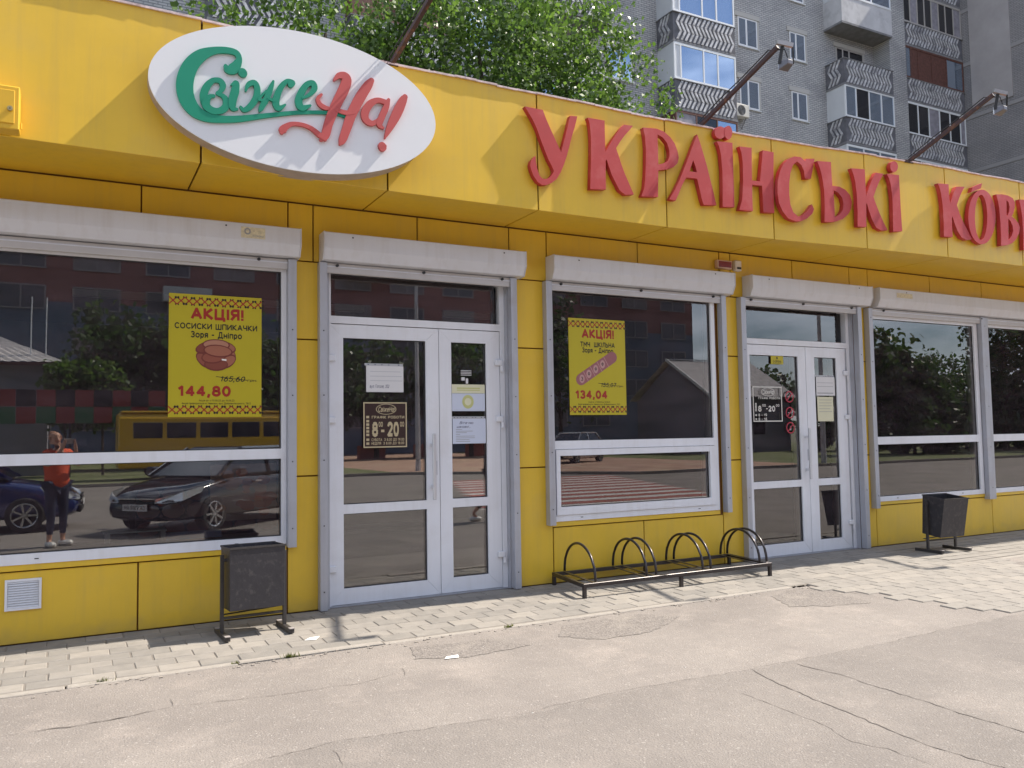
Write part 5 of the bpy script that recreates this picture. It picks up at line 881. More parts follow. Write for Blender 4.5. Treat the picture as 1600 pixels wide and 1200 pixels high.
def balcony(x0, x1, zb, style, ht=1.2, chev=True, gl=None, yb=YB, fm=None, mull=(.12,.46,.70), me=None, ms=None, sheet=None):
    b = MB().box(x0, x1, yb, YW-.003, zb-.10, zb-.0).build('balcony', SLAB, apt)
    if chev:
        MB().box(x0+.02, x1-.02, yb+.02, yb+.06, zb+.001, zb+ht-.03).box(x0+.02, x0+.06, yb+.061, YW-.004, zb+.001, zb+ht-.03).box(x1-.06, x1-.02, yb+.061, YW-.004, zb+.001, zb+ht-.03).build('parapet', CHB, b)
        o = inst('chevron_relief', me, b, (x0+.03, yb+.019, zb+.02)); tag(o, kind='stuff')
        if ms: o = inst('chevron_relief', ms, b, (x0+.0195, YW-.02, zb+.02), -math.pi/2); tag(o, kind='stuff')
        MB().box(x0-.01, x1+.01, yb-.03, yb+.08, zb+ht-.029, zb+ht).box(x0-.03, x0+.08, yb+.081, YW-.004, zb+ht-.029, zb+ht).build('coping', SLAB, b)
    else:
        MB().box(x0, x1, yb, yb+.08, zb+.001, zb+ht).box(x0, x0+.08, yb+.081, YW-.004, zb+.001, zb+ht).box(x1-.08, x1, yb+.081, YW-.004, zb+.001, zb+ht).build('parapet', sheet or CONC, b)
        MB().box(x0-.02, x1+.02, yb-.02, yb+.1, zb+ht+.001, zb+ht+.03).build('coping', WF, b)
    if gl:
        z0, z1 = zb+ht+(.001 if chev else .031), zb+2.87-.101; F = fm or WF; m = MB(); t = .07; W_ = x1-x0
        m.box(x0+.02, x0+.02+t, yb+.005, yb+.07, z0, z1).box(x1-.02-t, x1-.02, yb+.005, yb+.07, z0, z1).box(x0+.09, x1-.09, yb+.005, yb+.07, z0, z0+.09).box(x0+.09, x1-.09, yb+.005, yb+.07, z1-.10, z1)
        for q in mull: m.box(x0+W_*q-.035, x0+W_*q+.035, yb+.006, yb+.07, z0+.09, z1-.1)
        m.build('glazing_frame', F, b)
        qs = [0]+list(mull)+[1]
        for i, (p, q) in enumerate(zip(qs, qs[1:])):
            mt_ = gl[i % len(gl)]
            MB().box(x0+W_*p+.04, x0+W_*q-.04, yb+.03, yb+.05, z0+.05, z1-.05).build('pane', mt_, b)
        MB().box(x0+.025, x0+.05, yb+.071, YW-.004, z0, z1).build('side_sheet', SIDEW if F is WF else BROWN, b); MB().box(x1-.05, x1-.025, yb+.071, YW-.004, z0, z1).build('side_sheet', SIDEW, b)
    return b
for k in range(-5, 5):
    zb = F0+2.87*k
    if zb < 1 or zb > 28: continue
    A = {0: dict(gl=(SIDEW,G1,G1,G1), mull=(.11,.47,.70)), 1: dict(gl=(G1,G2,G1,G1), mull=(.27,.50,.73)), -1: dict(gl=(SIDEW,G1,G1,G1), mull=(.11,.47,.70))}.get(k, dict(gl=(G1,G1,CURT), mull=(.3,.6)))
    if k == -1: A = dict(gl=(SIDEW,G1,G1,G1), mull=(.11,.47,.70))
    if k == -2: A = dict(gl=(CURT,G2,G1), mull=(.33,.66), fm=BROWN)
    balcony(21.75, 25.16, zb, 0, me=CH_F, ms=CH_S, **A)
    balcony(15.2, 18.7, zb, 0, me=CH_F, ms=CH_S, gl=(G1,G1,G1), mull=(.33,.66)) if k % 2 == 0 else balcony(15.2, 18.7, zb, 0, chev=True, me=CH_F, ms=CH_S)
    zB = zb+.1
    if k == 1: balcony(31.9, 35.45, zb+.2, 0, chev=False, ht=1.25, gl=(G1,G1,G1), mull=(.3,.6))
    elif k == 0: balcony(31.9, 35.4, zb+.08, 0, me=CH_B, ms=CH_S)
    elif k == -1: balcony(31.9, 35.4, zb+.12, 0, me=CH_B, ms=CH_S, gl=(G1,G2,G1,G1), mull=(.22,.48,.73))
    else: balcony(31.9, 35.4, zb+.1, 0, me=CH_B, ms=CH_S, gl=(G1,G1,G1), mull=(.33,.66))
    # door and window behind the open balcony
    if k == 0:
        awin(32.7, 34.6, zb+.25, zb+2.4, mull=(33.15,33.6), g=G2, fr=WFG)
    # loggias between the balcony column and the wing
    L = {1: dict(gl=(G2,CURT,G2), mull=(.12,.24,.36,.48,.60,.72,.86), fm=WFG), 0: dict(gl=(G1,BROWN,BROWN,BROWN), mull=(.10,.22,.45,.7), fm=BROWN), -1: dict(gl=(G2,G2,CURT), mull=(.18,.36,.54,.72,.9)), -2: dict(gl=(G2,), mull=(.2,.4,.6,.8))}.get(k, dict(gl=(G2,CURT), mull=(.2,.4,.6,.8)))
    balcony(36.6, 41.28, zb+.2, 0, yb=20.0-.6, chev=(k != -2), ht=1.12, me=CH_L, **L)
    # left-hand loggias seen through the tree
    balcony(8.2, 11.8, zb-.15, 0, yb=19.6, ht=1.15, me=CH_F, gl=(BROWN,G2,BROWN), mull=(.45,.75), fm=BROWN)
    if k > -5: balcony(3.6, 6.6, zb-.15, 0, yb=19.6, ht=1.15, me=CH_X, gl=(G2,G1), mull=(.5,))


MB().box(31.9+3.5, 36.6, 19.35, YW-.003, 0, 31).build('pier', BRK, apt)
# air conditioner
ac = empty('air_conditioner'); tag(ac, 'white air conditioner unit on the brick wall right of the glazed balconies', 'air conditioner')
MB().box(25.75, 26.55, YW-.38, YW-.08, 15.35, 15.92).build('casing', mat('ac_casing', (.60,.58,.54), .5), ac, bevel=.02)
m = MB()
for r_ in (.07,.12,.17,.22): m.tube([(26.08+r_*math.cos(a), YW-.39, 15.63+r_*math.sin(a)) for a in np.linspace(0, 2*math.pi, 20, endpoint=False)], .008, 4, closed=True)
m.build('fan_grille', SLAB, ac); MB().prism(ring(26.08, 15.63, .23, .23, 20), YW-.384, YW-.3805).build('fan_opening', mat('fan_dark', (.12,.12,.12), .7), ac)
MB().bar((25.9,YW-.3,15.34), (25.9,YW-.003,14.95), .03).bar((26.4,YW-.3,15.34), (26.4,YW-.003,14.95), .03).build('bracket', SLAB, ac)
# ================================================================== TREES
def crown_mesh(name, blobs, n, leaf, seed, flat_=1.0, shell=.75):
    g = np.random.default_rng(seed); tot = sum(b[3]*b[4] for b in blobs); P = []
    for (cx, cy, cz, rx, rz) in blobs:
        k = int(n*rx*rz/tot); d = g.normal(size=(k, 3)); d /= np.linalg.norm(d, axis=1)[:, None]
        r = g.uniform(0, 1, k)**(1/3)*(1-shell)+shell*g.uniform(.55, 1.05, k)
        # clumping
        c = g.normal(size=(max(8, k//95), 3)); c /= np.linalg.norm(c, axis=1)[:, None]; c *= g.uniform(.35, 1.02, len(c))[:, None]
        idx = g.integers(0, len(c), k); q = c[idx]+g.normal(size=(k, 3))*.115
        mixm = g.uniform(size=k) < .86; p = np.where(mixm[:, None], q, d*r[:, None])
        P.append(np.column_stack([cx+p[:, 0]*rx, cy+p[:, 1]*rx, cz+p[:, 2]*rz]))
    P = np.vstack(P); k = len(P)
    u = g.normal(size=(k, 3)); u /= np.linalg.norm(u, axis=1)[:, None]; v = g.normal(size=(k, 3)); v[:, 2] -= .5; v -= (v*u).sum(1)[:, None]*u; v /= np.linalg.norm(v, axis=1)[:, None]
    s = leaf*g.uniform(.6, 1.25, k)[:, None]; w_ = s*.5
    V = np.stack([P-v*s*.6, P+u*w_-v*s*.05, P+v*s*.75, P-u*w_-v*s*.05], 1).reshape(-1, 3)
    me = bpy.data.meshes.new(name); me.vertices.add(4*k); me.vertices.foreach_set('co', V.ravel()); me.loops.add(4*k); me.loops.foreach_set('vertex_index', np.arange(4*k)); me.polygons.add(k)
    me.polygons.foreach_set('loop_start', np.arange(k)*4); me.update(calc_edges=True); return me
def tree(x, y, h, blobs, n, leaf, mt, label, seed, group=None, tr=.18, name='tree', z0=0., trunk_top=None, nb=9):
    t = empty(name, (x, y, z0)); tag(t, label, 'tree', group); g = random.Random(seed)
    m = MB(); tt = trunk_top or h*.8; pts = [(0,0,-.3)]+[(g.gauss(0,.06)*i*.5, g.gauss(0,.06)*i*.5, tt*i/6) for i in range(1, 7)]
    m.tube(pts, [tr*(1-.13*i) for i in range(7)], 8)
    for i in range(nb):
        f = g.uniform(.3, .95); z = tt*f; a = g.uniform(0, 6.28); l = g.uniform(.35, .6)*max(b[3] for b in blobs)*1.5; r0 = tr*(1-.7*f)*.6
        k = min(5, int(f*6)); p0 = Vector(pts[k+1]) if k+1 < 7 else Vector(pts[-1]); p0 = Vector((p0.x, p0.y, z))
        q = [p0+Vector((math.cos(a)*l*s+g.gauss(0,.1), math.sin(a)*l*s+g.gauss(0,.1), l*.75*s)) for s in (0,.35,.7,1)]; m.tube(q, [r0, r0*.7, r0*.45, r0*.2], 6)
    m.build('trunk', BARK, t)
    me = crown_mesh('crown', blobs, n, leaf, seed); me.materials.append(mt); inst('crown', me, t); return t
BARK = mat('bark', (.075,.06,.045), .9, var=.3, vscale=8); LF = leaf_mat('leaf_green', (.022,.058,.011), (.15,.235,.055), 1.6); LF2 = leaf_mat('leaf_dark', (.018,.042,.010), (.06,.11,.03), .5)
tree(5.2, 12.2, 14, [(-2.3,0,9.4,1.7,2.2),(-.9,0,8.6,2.0,2.4),(.9,.3,7.6,1.9,2.2),(.2,-.3,10.9,2.2,2.3),(1.6,0,9.8,1.6,2.2)], 19000, .105, LF, 'leafy green tree behind the shop, above the oval logo sign', 11, 'trees between the shop and the brick block')
tree(9.3, 11.6, 14, [(-1.6,0,8.3,2.3,2.5),(.6,.2,7.6,2.5,2.6),(1.9,.4,9.6,2.2,2.6),(-.5,0,10.6,2.8,2.8),(.4,0,12.5,2.6,2.5)], 29000, .105, LF, 'broad dense green tree behind the shop, above the first red letters', 12, 'trees between the shop and the brick block', .22)
tree(12.3, 11.8, 14, [(-1.2,0,7.9,2.0,2.4),(.5,.2,8.9,1.9,2.0),(.8,0,11.0,2.1,2.2),(-.8,.4,11.6,2.2,2.6),(.3,.2,7.0,1.6,1.6)], 16000, .105, LF, 'green tree behind the shop, rightmost, its branches reaching the glazed balconies', 13, 'trees between the shop and the brick block')
# ================================================================== ACROSS THE STREET (seen in the window glass)
GRASS = mat('verge_grass', (.13,.15,.055), .95, var=.4, vscale=1.2, stain=(.30,.27,.18), sscale=.5, samt=.7); SAND = mat('verge_sand', (.42,.26,.19), .95, var=.3, vscale=.8, stain=(.50,.40,.28), sscale=.6, samt=.8)
LINE = [(-60,-25.2),(-10,-25.2),(12,-25.4),(15.5,-22.5),(19,-18.6),(60,-18.3),(120,-18.3)]
m = MB()
for (a, b) in zip(LINE[:3], LINE[1:3]): m.poly([(a[0],-70,-.04),(b[0],-70,-.04),(b[0],b[1]-.15,-.04),(a[0],a[1]-.15,-.04)])
v1 = m.build('grass_verge', GRASS, fix=False); tag(v1, kind='structure')
m = MB()
for (a, b) in zip(LINE[2:5], LINE[3:5]+[(29,-18.55)]): m.poly([(a[0],-70,-.04),(b[0],-70,-.04),(b[0],b[1]-.15,-.04),(a[0],a[1]-.15,-.04)])
tag(m.build('sandy_verge', SAND, fix=False), kind='structure')
v2 = MB().poly([(29,-70,-.04),(160,-70,-.04),(160,-18.45,-.04),(29,-18.7,-.04)]).build('grass_verge', GRASS, fix=False); tag(v2, kind='structure')
m = MB()
for a, b in zip(LINE, LINE[1:]): m.bar((a[0],a[1]-.075,-.09), (b[0],b[1]-.075,-.09), .15, .14)
tag(m.build('street_kerb', KERB), kind='structure')
ZR = mat('crossing_red', (.34,.10,.08), .85, var=.2, vscale=3); ZW = mat('crossing_white', (.60,.56,.53), .85, var=.15, vscale=3)
zb_ = empty('zebra_crossing'); tag(zb_, kind='structure')
for i in range(20):
    y0 = -8.4-.55*i; xe = 14.2+(-y0-8.4)*.36
    MB().poly([(xe-6.5,y0-.5,gz(y0)*0-.1295),(xe,y0-.5,-.1295),(xe+.1,y0,-.1295),(xe-6.4,y0,-.1295)]).build('stripe', ZR if i % 2 else ZW, zb_, fix=False)
RB = mat('red_render', (.25,.115,.105), .85, var=.15, vscale=.4); RBG = mat('blue_grey_lower', (.13,.16,.22), .85, var=.2, vscale=.4); RBC = mat('pale_curtained_pane', (.22,.19,.20), .5, var=.3, vscale=1.2)  # lower floors are given a blue-grey tone, the upper ones red
op = empty('opposite_block'); tag(op, 'long red and grey apartment block across the street, reflected in the shop windows', 'apartment building')
MB().box(-60, 57, -74, -60, 0, 11.4).build('lower_wall', RBG, op); MB().box(-60, 57, -74, -60, 11.402, 30).build('wall', RB, op)
wm = MB().box(-1.5, 1.5, 0, .05, -.8, .8).mesh('window'); wm.materials.append(RBC)
wf_ = MB().box(-1.55, -1.45, .05, .1, -.85, .85).box(1.45, 1.55, .05, .1, -.85, .85).box(-.05, .05, .05, .1, -.85, .85).box(-1.45, 1.45, .05, .1, -.85, -.76).box(-1.45, 1.45, .05, .1, .76, .85).mesh('frame'); wf_.materials.append(mat('dull_frame', (.30,.28,.29), .7))
wd_ = wm.copy(); wd_.materials.clear(); wd_.materials.append(mat('dull_pane', (.10,.10,.12), .3))
for r in range(9):
    for c in range(24):
        if random.random() < .12: continue
        o = inst('window', wm if random.random() < (.6 if r > 3 else .25) else wd_, op, (-56+4.8*c, -59.998, 3.0+2.9*r)); inst('frame', wf_, o)
for c in range(8): MB().box(-50+14*c, -46.6+14*c, -59.9, -58.9, 11.8+2.9*(c % 4), 12.9+2.9*(c % 4)).build('balcony', CONC, op)
SLATE = mat('slate_roof', (.58,.54,.53), .8, var=.2, vscale=3); HW = mat('house_wall', (.26,.25,.29), .9)
def corrugated(p0, p1, q0, q1, n, name, parent, amp=.06):
    """roof plane from eave p0-p1 up to ridge q0-q1 with n waves"""
    m = MB(); p0, p1, q0, q1 = map(Vector, (p0, p1, q0, q1)); nr = (p1-p0).cross(q0-p0).normalized(); k = n*2
    for i in range(k):
        a, b = i/k, (i+1)/k; ha = amp*(i % 2); hb = amp*((i+1) % 2)
        for r in range(3):
            s0, s1 = r/3, (r+1)/3; st = .03*(3-r)
            A, B = p0.lerp(p1, a), p0.lerp(p1, b); C_, D_ = q0.lerp(q1, a), q0.lerp(q1, b)
            m.quad(tuple(A.lerp(C_, s0)+nr*(ha+.0)), tuple(B.lerp(D_, s0)+nr*hb), tuple(B.lerp(D_, s1)+nr*(hb-.03)), tuple(A.lerp(C_, s1)+nr*(ha-.03)))
    return m.build(name, SLATE, parent, fix=False)
h = empty('slate_house'); tag(h, 'low house with a hipped corrugated slate roof, reflected at the far left window', 'house')
MB().box(-13, -.9, -44, -35.9, -.1, 5.0).build('wall', HW, h)
corrugated((-13.6,-35.3,5.05), (-.27,-35.3,5.05), (-9,-40,7.4), (-5,-40,7.4), 34, 'roof', h); corrugated((-.27,-35.3,5.05), (-.27,-44.6,5.05), (-5,-40,7.4), (-5.01,-40.0,7.4), 20, 'roof', h); MB().box(-13.6,-.3,-35.35,-35.28,4.85,5.0).build('eave_board', BROWN, h)
MB().box(-7,-6.4,-39.4,-38.8,6,8.2).build('chimney', CONC, h)
for x in (-1.0,-1.6): 
    t = MB().tube([(x,-36,4.5),(x,-36,8.0)], .03, 6).build('aerial_mast', WF); tag(t, 'thin pale aerial mast beside the hipped slate roof, %s one' % ('right-hand' if x > -1.2 else 'left-hand'), 'mast')
h = empty('slate_house'); tag(h, 'low house with a gabled corrugated slate roof, reflected in the middle and second door glass', 'house')
MB().prism_x([(-35.6,-.1),(-35.6,3.7),(-39.5,6.2),(-43.4,3.7),(-43.4,-.1)], 37.4, 45.0).build('wall', HW, h)
corrugated((37.1,-35,3.8), (45.2,-35,3.8), (37.1,-39.5,6.5), (45.2,-39.5,6.5), 30, 'roof', h); corrugated((45.2,-44,3.8), (37.1,-44,3.8), (45.2,-39.5,6.5), (37.1,-39.5,6.5), 30, 'roof', h)
MB().bar((37.08,-35,3.8), (37.08,-39.5,6.55), .06, .2).bar((37.1,-39.5,6.58), (45.2,-39.5,6.58), .2, .06).build('verge_board', WF, h)
for x in (38.6, 41.5): MB().box(x, x+1.1, -35.6, -35.57, 1.2, 2.5).build('window', G2, h)
CK = [mat('fence_red', (.24,.04,.035), .7), mat('fence_green', (.03,.12,.06), .7), mat('fence_black', (.02,.02,.025), .8)]
f = empty('painted_fence'); tag(f, 'chequered red and green board fence across the street, reflected at the far left', 'fence')
for i in range(12):
    for j in range(2):
        MB().box(-2.7+.72*i+.01, -2.7+.72*(i+1)-.01, -33.03, -33, 2.22+.72*j, 2.92+.72*j).build('board', CK[0] if (i+j) % 2 else CK[1 if j == 0 else 2], f)
for x in (-2.7, 0, 3, 5.9): MB().box(x-.05, x+.05, -33.15, -33.04, -.1, 3.7).build('post', BLK, f)
f = empty('brick_blocks')
f['kind'] = 'group'
ORD = ['first, leftmost','second','third','fourth','fifth','sixth']
for i in range(6):
    o = MB().box(-.9, .9, -.3, .3, 0, .9).build('concrete_block', mat('block_red', (.40,.14,.11), .9, var=.2, vscale=2) if i == 0 else bpy.data.materials['block_red'], bevel=.04); o.location = (14+4*i, -47, -.05)
    tag(o, 'red concrete block on the far verge, %s of its row' % ORD[i], 'concrete block', 'red blocks along the far verge')
bpy.data.objects.remove(f)
# trees and shrubs over there
def blob_tree(x, y, h, r, n, lab, seed, leaf=.28, mt=None): tree(x, y, h, [(0,0,h*.62,r,h*.38),(r*.5,0,h*.5,r*.7,h*.3),(-r*.5,.3,h*.55,r*.7,h*.3)], n, leaf, mt or LF2, lab, seed, 'trees across the street', .2, trunk_top=h*.6, nb=5)
for i, (x, y, h_, r, lab) in enumerate(((2.6,-42,9.2,3.0,'dark tree across the street behind the yellow bus, left'),(7.5,-41,9.2,3.6,'dark tree across the street behind the yellow bus, middle'),(12.5,-43,9,3.4,'dark tree across the street behind the yellow bus, right'),(18,-46,8.5,3.5,'dark tree across the street, reflected beside the first door sheets'),
    (25,-46,9,3.6,'dark tree across the street, reflected left of the middle window'),(31,-44,11,3.4,'dark tree across the street left of the gabled slate house'),(50,-44,6.5,3.5,'tree across the street right of the gabled slate house'),(42.8,-25.5,7.4,2.7,'round tree reflected at the left edge of the right-hand window'),(52.5,-25,12,2.5,'tall loose tree reflected at the right of the right-hand window'),(58,-24,13,5,'dark tree reflected at the far right edge'),(66,-24,14,5,'dark tree reflected beyond the right edge'),(75,-45,9,6,'low far tree reflected in the right-hand window'))):
    blob_tree(x, y, h_, r, 5000 if i != 8 else 4500, lab, 40+i, .30 if i != 8 else .22)
for i, (x, y) in enumerate(((-.2,-34.5),(1.3,-34.2))):
    t = empty('shrub', (x, y, 0)); tag(t, ('left' if i == 0 else 'right')+' pale green shrub behind the chequered fence', 'shrub'); me = crown_mesh('crown', [(0,0,3.6,1.1,1.6)], 3500, .2, 70+i); me.materials.append(LF); inst('crown', me, t)
    MB().tube([(0,0,-.1),(0,0,3)], .06, 6).build('stem', BARK, t)
for i, (x, y, r, lab) in enumerate(((43,-24.5,2.6,'low bush reflected at the bottom left of the right-hand window'),(47.5,-33,3,'bush in the gap between the two reflected trees of the right-hand window'),(53,-27,3.4,'low dark bush mass reflected lowest in the right-hand window'),(60,-30,3.8,'second dark bush from the left in the right-hand window reflection'),(68,-30,4,'third dark bush in the right-hand window reflection'),(78,-36,5,'fourth dark bush in the right-hand window reflection'),(92,-40,6,'far dark bush at the end of the reflected verge'))):
    t = empty('bush', (x, y, 0)); tag(t, lab, 'bush', 'bushes along the far verge'); me = crown_mesh('crown', [(0,0,2.2,r,2.6),(r*.8,.5,1.8,r*.8,2.2)], 4500, .32, 80+i); me.materials.append(LF2); inst('crown', me, t); MB().tube([(0,0,-.1),(0,0,2)], .1, 6).build('stem', BARK, t)
def pole(x, y, h_, lab):
    t = empty('street_pole', (x, y, 0)); tag(t, lab, 'pole', 'poles across the street'); MB().tube([(0,0,-.1),(0,0,h_)], [.12,.07], 8).build('post', CONC, t); MB().bar((-.8,0,h_-.5), (.8,0,h_-.5), .08).build('crossarm', CONC, t)
pole(13.2,-26.3,8.5,'concrete pole on the sandy verge, reflected in the first door'); pole(47,-19.6,9,'concrete pole reflected in the right-hand window'); pole(30,-19.4,9,'concrete pole reflected beside the second door')
m = MB()
for dx, z in ((-.7,8.5),(.7,8.5),(0,8.7)): m.tube([(30+dx,-19.4,z),(38.5+dx,-19.5,z-.5),(47+dx,-19.6,z)], .02, 4).tube([(47+dx,-19.6,z),(60+dx,-19.6,z-.6),(80+dx,-19.7,z)], .02, 4)
tag(m.build('overhead_wires', BLK), 'overhead wires running between the street poles', 'wires')
# ------------------------------------------------------------------ vehicles
TYRE = mat('tyre', (.02,.02,.02), .8); RIM = mat('rim_alloy', (.55,.56,.58), .25, .85); LAMP = mat('headlight', (.75,.78,.82), .08, .5); AUTOG = mat('car_glass', (.025,.03,.04), .04, ior=1.8); CHR = mat('chrome', (.6,.6,.62), .15, .9)
def wheel(parent, x, y, r=.31, s=1):
    w_ = empty('wheel', (x, y, r), parent=parent)
    t = MB(); n = 24
    prof = [(-.10,r*.70),(-.10,r*.92),(-.07,r),(.07,r),(.10,r*.92),(.10,r*.70)]
    for i in range(n):
        a, b = 2*math.pi*i/n, 2*math.pi*(i+1)/n
        for (y0, r0), (y1, r1) in zip(prof, prof[1:]): t.quad((r0*math.cos(a),y0,r0*math.sin(a)),(r0*math.cos(b),y0,r0*math.sin(b)),(r1*math.cos(b),y1,r1*math.sin(b)),(r1*math.cos(a),y1,r1*math.sin(a)))
    t.build('tyre', TYRE, w_, smooth=True)
    q = MB()
    for i in range(7):
        a = 2*math.pi*i/7; q.bar((.03*math.cos(a), s*.085, .03*math.sin(a)), (r*.66*math.cos(a), s*.085, r*.66*math.sin(a)), .035, .03, up=(0,1,0))
    q.tube([(r*.68*math.cos(a), s*.085, r*.68*math.sin(a)) for a in np.linspace(0, 2*math.pi, 24, endpoint=False)], .018, 6, closed=True); q.tube([(0,s*.06,0),(0,s*.10,0)], .05, 10)
    q.build('rim', RIM, w_)
    MB().tube([(0,s*.02,0),(0,s*.03,0)], r*.66, 18).build('wheel_well', BLK, w_)
def car(name, loc, rz, paint, label, cat='car', plate=None, H=1.45, hatch=True, grp=None):
    t = empty(name, loc, rz); tag(t, label, cat, grp)
    st = [(-2.15,.45,.70,.62,.28),(-2.08,.86,.95,.70,.22),(-1.7,.88,.98,.78,.2),(-.9,.88,.93,.80,.2),(.0,.88,.92,.80,.2),(.75,.88,.93,.80,.2),(1.25,.87,.88,.78,.2),(1.75,.84,.78,.70,.2),(2.05,.76,.66,.58,.22),(2.17,.55,.52,.40,.30)]
    m = MB(); K = 0
    for (x, hw, ht, tw, zb) in st:
        P = [(-hw*.9,zb),(-hw,zb+.12),(-hw*1.0,(zb+ht)/2+.03),(-hw*.97,ht-.08),(-tw,ht),(-tw*.5,ht+.025),(0,ht+.035),(tw*.5,ht+.025),(tw,ht),(hw*.97,ht-.08),(hw,(zb+ht)/2+.03),(hw,zb+.12),(hw*.9,zb)]
        K = len(P); m.v += [(x, y, z) for y, z in P]
    for i in range(len(st)-1):
        for k in range(K): a = i*K+k; b = i*K+(k+1) % K; m.f.append((a, b, b+K, a+K))
    m.f.append(tuple(range(K))); m.f.append(tuple((len(st)-1)*K+k for k in reversed(range(K))))
    body = m.build('body', paint, t); sm = body.modifiers.new('subsurf', 'SUBSURF'); sm.levels = 1; sm.render_levels = 2
    for p in body.data.polygons: p.use_smooth = True
    def wedge(xb0, xb1, xt0, xt1, z0, z1, w0, w1, name, mt, inset=0):
        q = MB(); q.v = [(xb0,-w0,z0),(xb1,-w0,z0),(xb1,w0,z0),(xb0,w0,z0),(xt0,-w1,z1),(xt1,-w1,z1),(xt1,w1,z1),(xt0,w1,z1)]
        q.f = [(0,3,2,1),(4,5,6,7),(0,1,5,4),(1,2,6,5),(2,3,7,6),(3,0,4,7)]; return q.build(name, mt, t, bevel=.04)
    wedge(-2.0 if hatch else -1.6, 1.12, -1.35 if hatch else -1.0, .28, .93, H-.04, .78, .60, 'glasshouse', AUTOG)
    wedge(-1.42 if hatch else -1.1, .36, -1.30, .22, H-.075, H, .635, .58, 'roof', paint)
    for s in (-1, 1):
        q = MB().bar((1.10,s*.775,.94), (.30,s*.61,H-.03), .05, .05).bar((-.30,s*.79,.92), (-.35,s*.615,H-.05), .06, .04).bar((-1.95 if hatch else -1.55,s*.775,.95), (-1.36,s*.60,H-.04), .10, .05); q.build('pillars', paint, t)
        MB().box(.70,.90,s*.98-.09,s*.98+.09,.95,1.10).build('wing_mirror', paint, t, bevel=.03)
        q = MB(); q.v = [(2.06,s*.55,.60),(1.45,s*.835,.74),(1.55,s*.845,.66),(2.02,s*.74,.55),(2.10,s*.55,.52),(2.09,s*.30,.54)]; q.f = [(0,1,2,3,4,5)]
        MB().poly([(2.155,s*.36,.60),(2.10,s*.60,.66),(1.95,s*.765,.72),(1.55,s*.868,.80),(1.62,s*.875,.70),(1.98,s*.80,.58),(2.13,s*.60,.54),(2.17,s*.36,.54)]).build('headlight', LAMP, t, fix=False)
        for xx in (.15,-.75): MB().box(xx-.09,xx+.09,s*.885-.012,s*.885+.02,.80,.83).build('door_handle', CHR, t)
        wheel(t, 1.32, s*.80, s=s); wheel(t, -1.32, s*.80, s=s)
        MB().box(-2.13,-2.02,s*.62-.14,s*.62+.14,.72,.92).build('tail_light', CK[0], t, bevel=.02)
    MB().box(2.10,2.19,-.52,.52,.30,.44).build('lower_grille', BLK, t, bevel=.02); MB().box(2.14,2.185,-.38,.38,.52,.60).build('grille', BLK, t, bevel=.01); MB().box(2.15,2.195,-.38,.38,.601,.62).build('grille_bar', CHR, t)
    p = MB().box(2.196,2.205,-.26,.26,.415,.525).build('number_plate', PAPR, t)
    if plate:
        q = text(plate, -.22, .22, .435, .505, 0, INK_K, None, .01, name='lettering')
        q.data.transform(Matrix.Rotation(R(90), 4, 'Z')); q.data.transform(Matrix.Translation((2.2062,0,0))); q.parent = p
    return t
PB = mat('paint_black', (.006,.006,.010), .12, .0, coat=1.); PBL = mat('paint_blue', (.01,.025,.14), .15, .2, coat=1.); PS = mat('paint_silver', (.55,.56,.58), .25, .6, coat=.6)
hd = math.atan2(.66, -.75)
car('parked_car', (2.62,-9.55,-.133), hd, PB, 'black hatchback with silver wheels behind the photographer, reflected in the big left window', plate='СА 9307 АМ')
car('parked_car', (-1.95,-10.75,-.133), R(3), PBL, 'dark blue car reflected at the left edge of the big window', hatch=False)
car('parked_car', (23,-29.5,-.06), R(150), PS, 'silver car across the street reflected under the middle window poster', H=1.6)
# yellow bus
bus = empty('bus', (5.6,-28.4,-.04)); tag(bus, 'small yellow bus across the street, reflected behind the black car', 'bus')
YB_ = mat('bus_yellow', (.62,.36,.02), .35, coat=.3)
MB().prism_x([(-1.05,.45),(-1.1,1.3),(-1.0,2.35),(-.85,2.52),(.85,2.52),(1.0,2.35),(1.1,1.3),(1.05,.45)], -4.0, 4.0).build('body', YB_, bus, bevel=.05)
MB().box(-3.9,3.9,-.95,.95,2.521,2.60).build('roof_rail', YB_, bus, bevel=.02)
for i in range(6): MB().box(-3.5+1.2*i, -2.45+1.2*i, 1.02, 1.075, 1.45, 2.15).build('window', AUTOG, bus, bevel=.01)
MB().box(4.001,4.03,-.9,.9,1.2,2.2).build('windscreen', AUTOG, bus)
for x in (-2.6, 2.6):
    for s in (-1, 1): wheel(bus, x, s*.95, .38, s)
# ------------------------------------------------------------------ people
def skin(name, V, E_, Rd, mt, parent=None, sub=1):
    me = bpy.data.meshes.new(name); me.from_pydata(V, E_, []); o = bpy.data.objects.new(name, me); COL.objects.link(o)
    sk = o.modifiers.new('skin', 'SKIN'); sk.use_smooth_shade = True; ss = o.modifiers.new('sub', 'SUBSURF'); ss.levels = sub; ss.render_levels = sub
    for i, d in enumerate(me.skin_vertices[0].data): d.radius = (Rd[i], Rd[i]); d.use_root = (i == 0)
    dg = bpy.context.evaluated_depsgraph_get(); m2 = bpy.data.meshes.new_from_object(o.evaluated_get(dg)); bpy.data.objects.remove(o); m2.name = name
    m2.materials.clear(); m2.materials.append(mt); m2.polygons.foreach_set('use_smooth', [True]*len(m2.polygons)); return link(bpy.data.objects.new(name, m2), parent)
SKIN = mat('skin', (.55,.30,.21), .5); HAIR = mat('hair', (.28,.13,.06), .5, var=.3, vscale=30); SHIRT = mat('tshirt_red', (.72,.10,.035), .8, var=.08, vscale=6); JEAN = mat('leggings_navy', (.02,.025,.06), .8); SHOE = mat('shoe_white', (.75,.73,.70), .5)
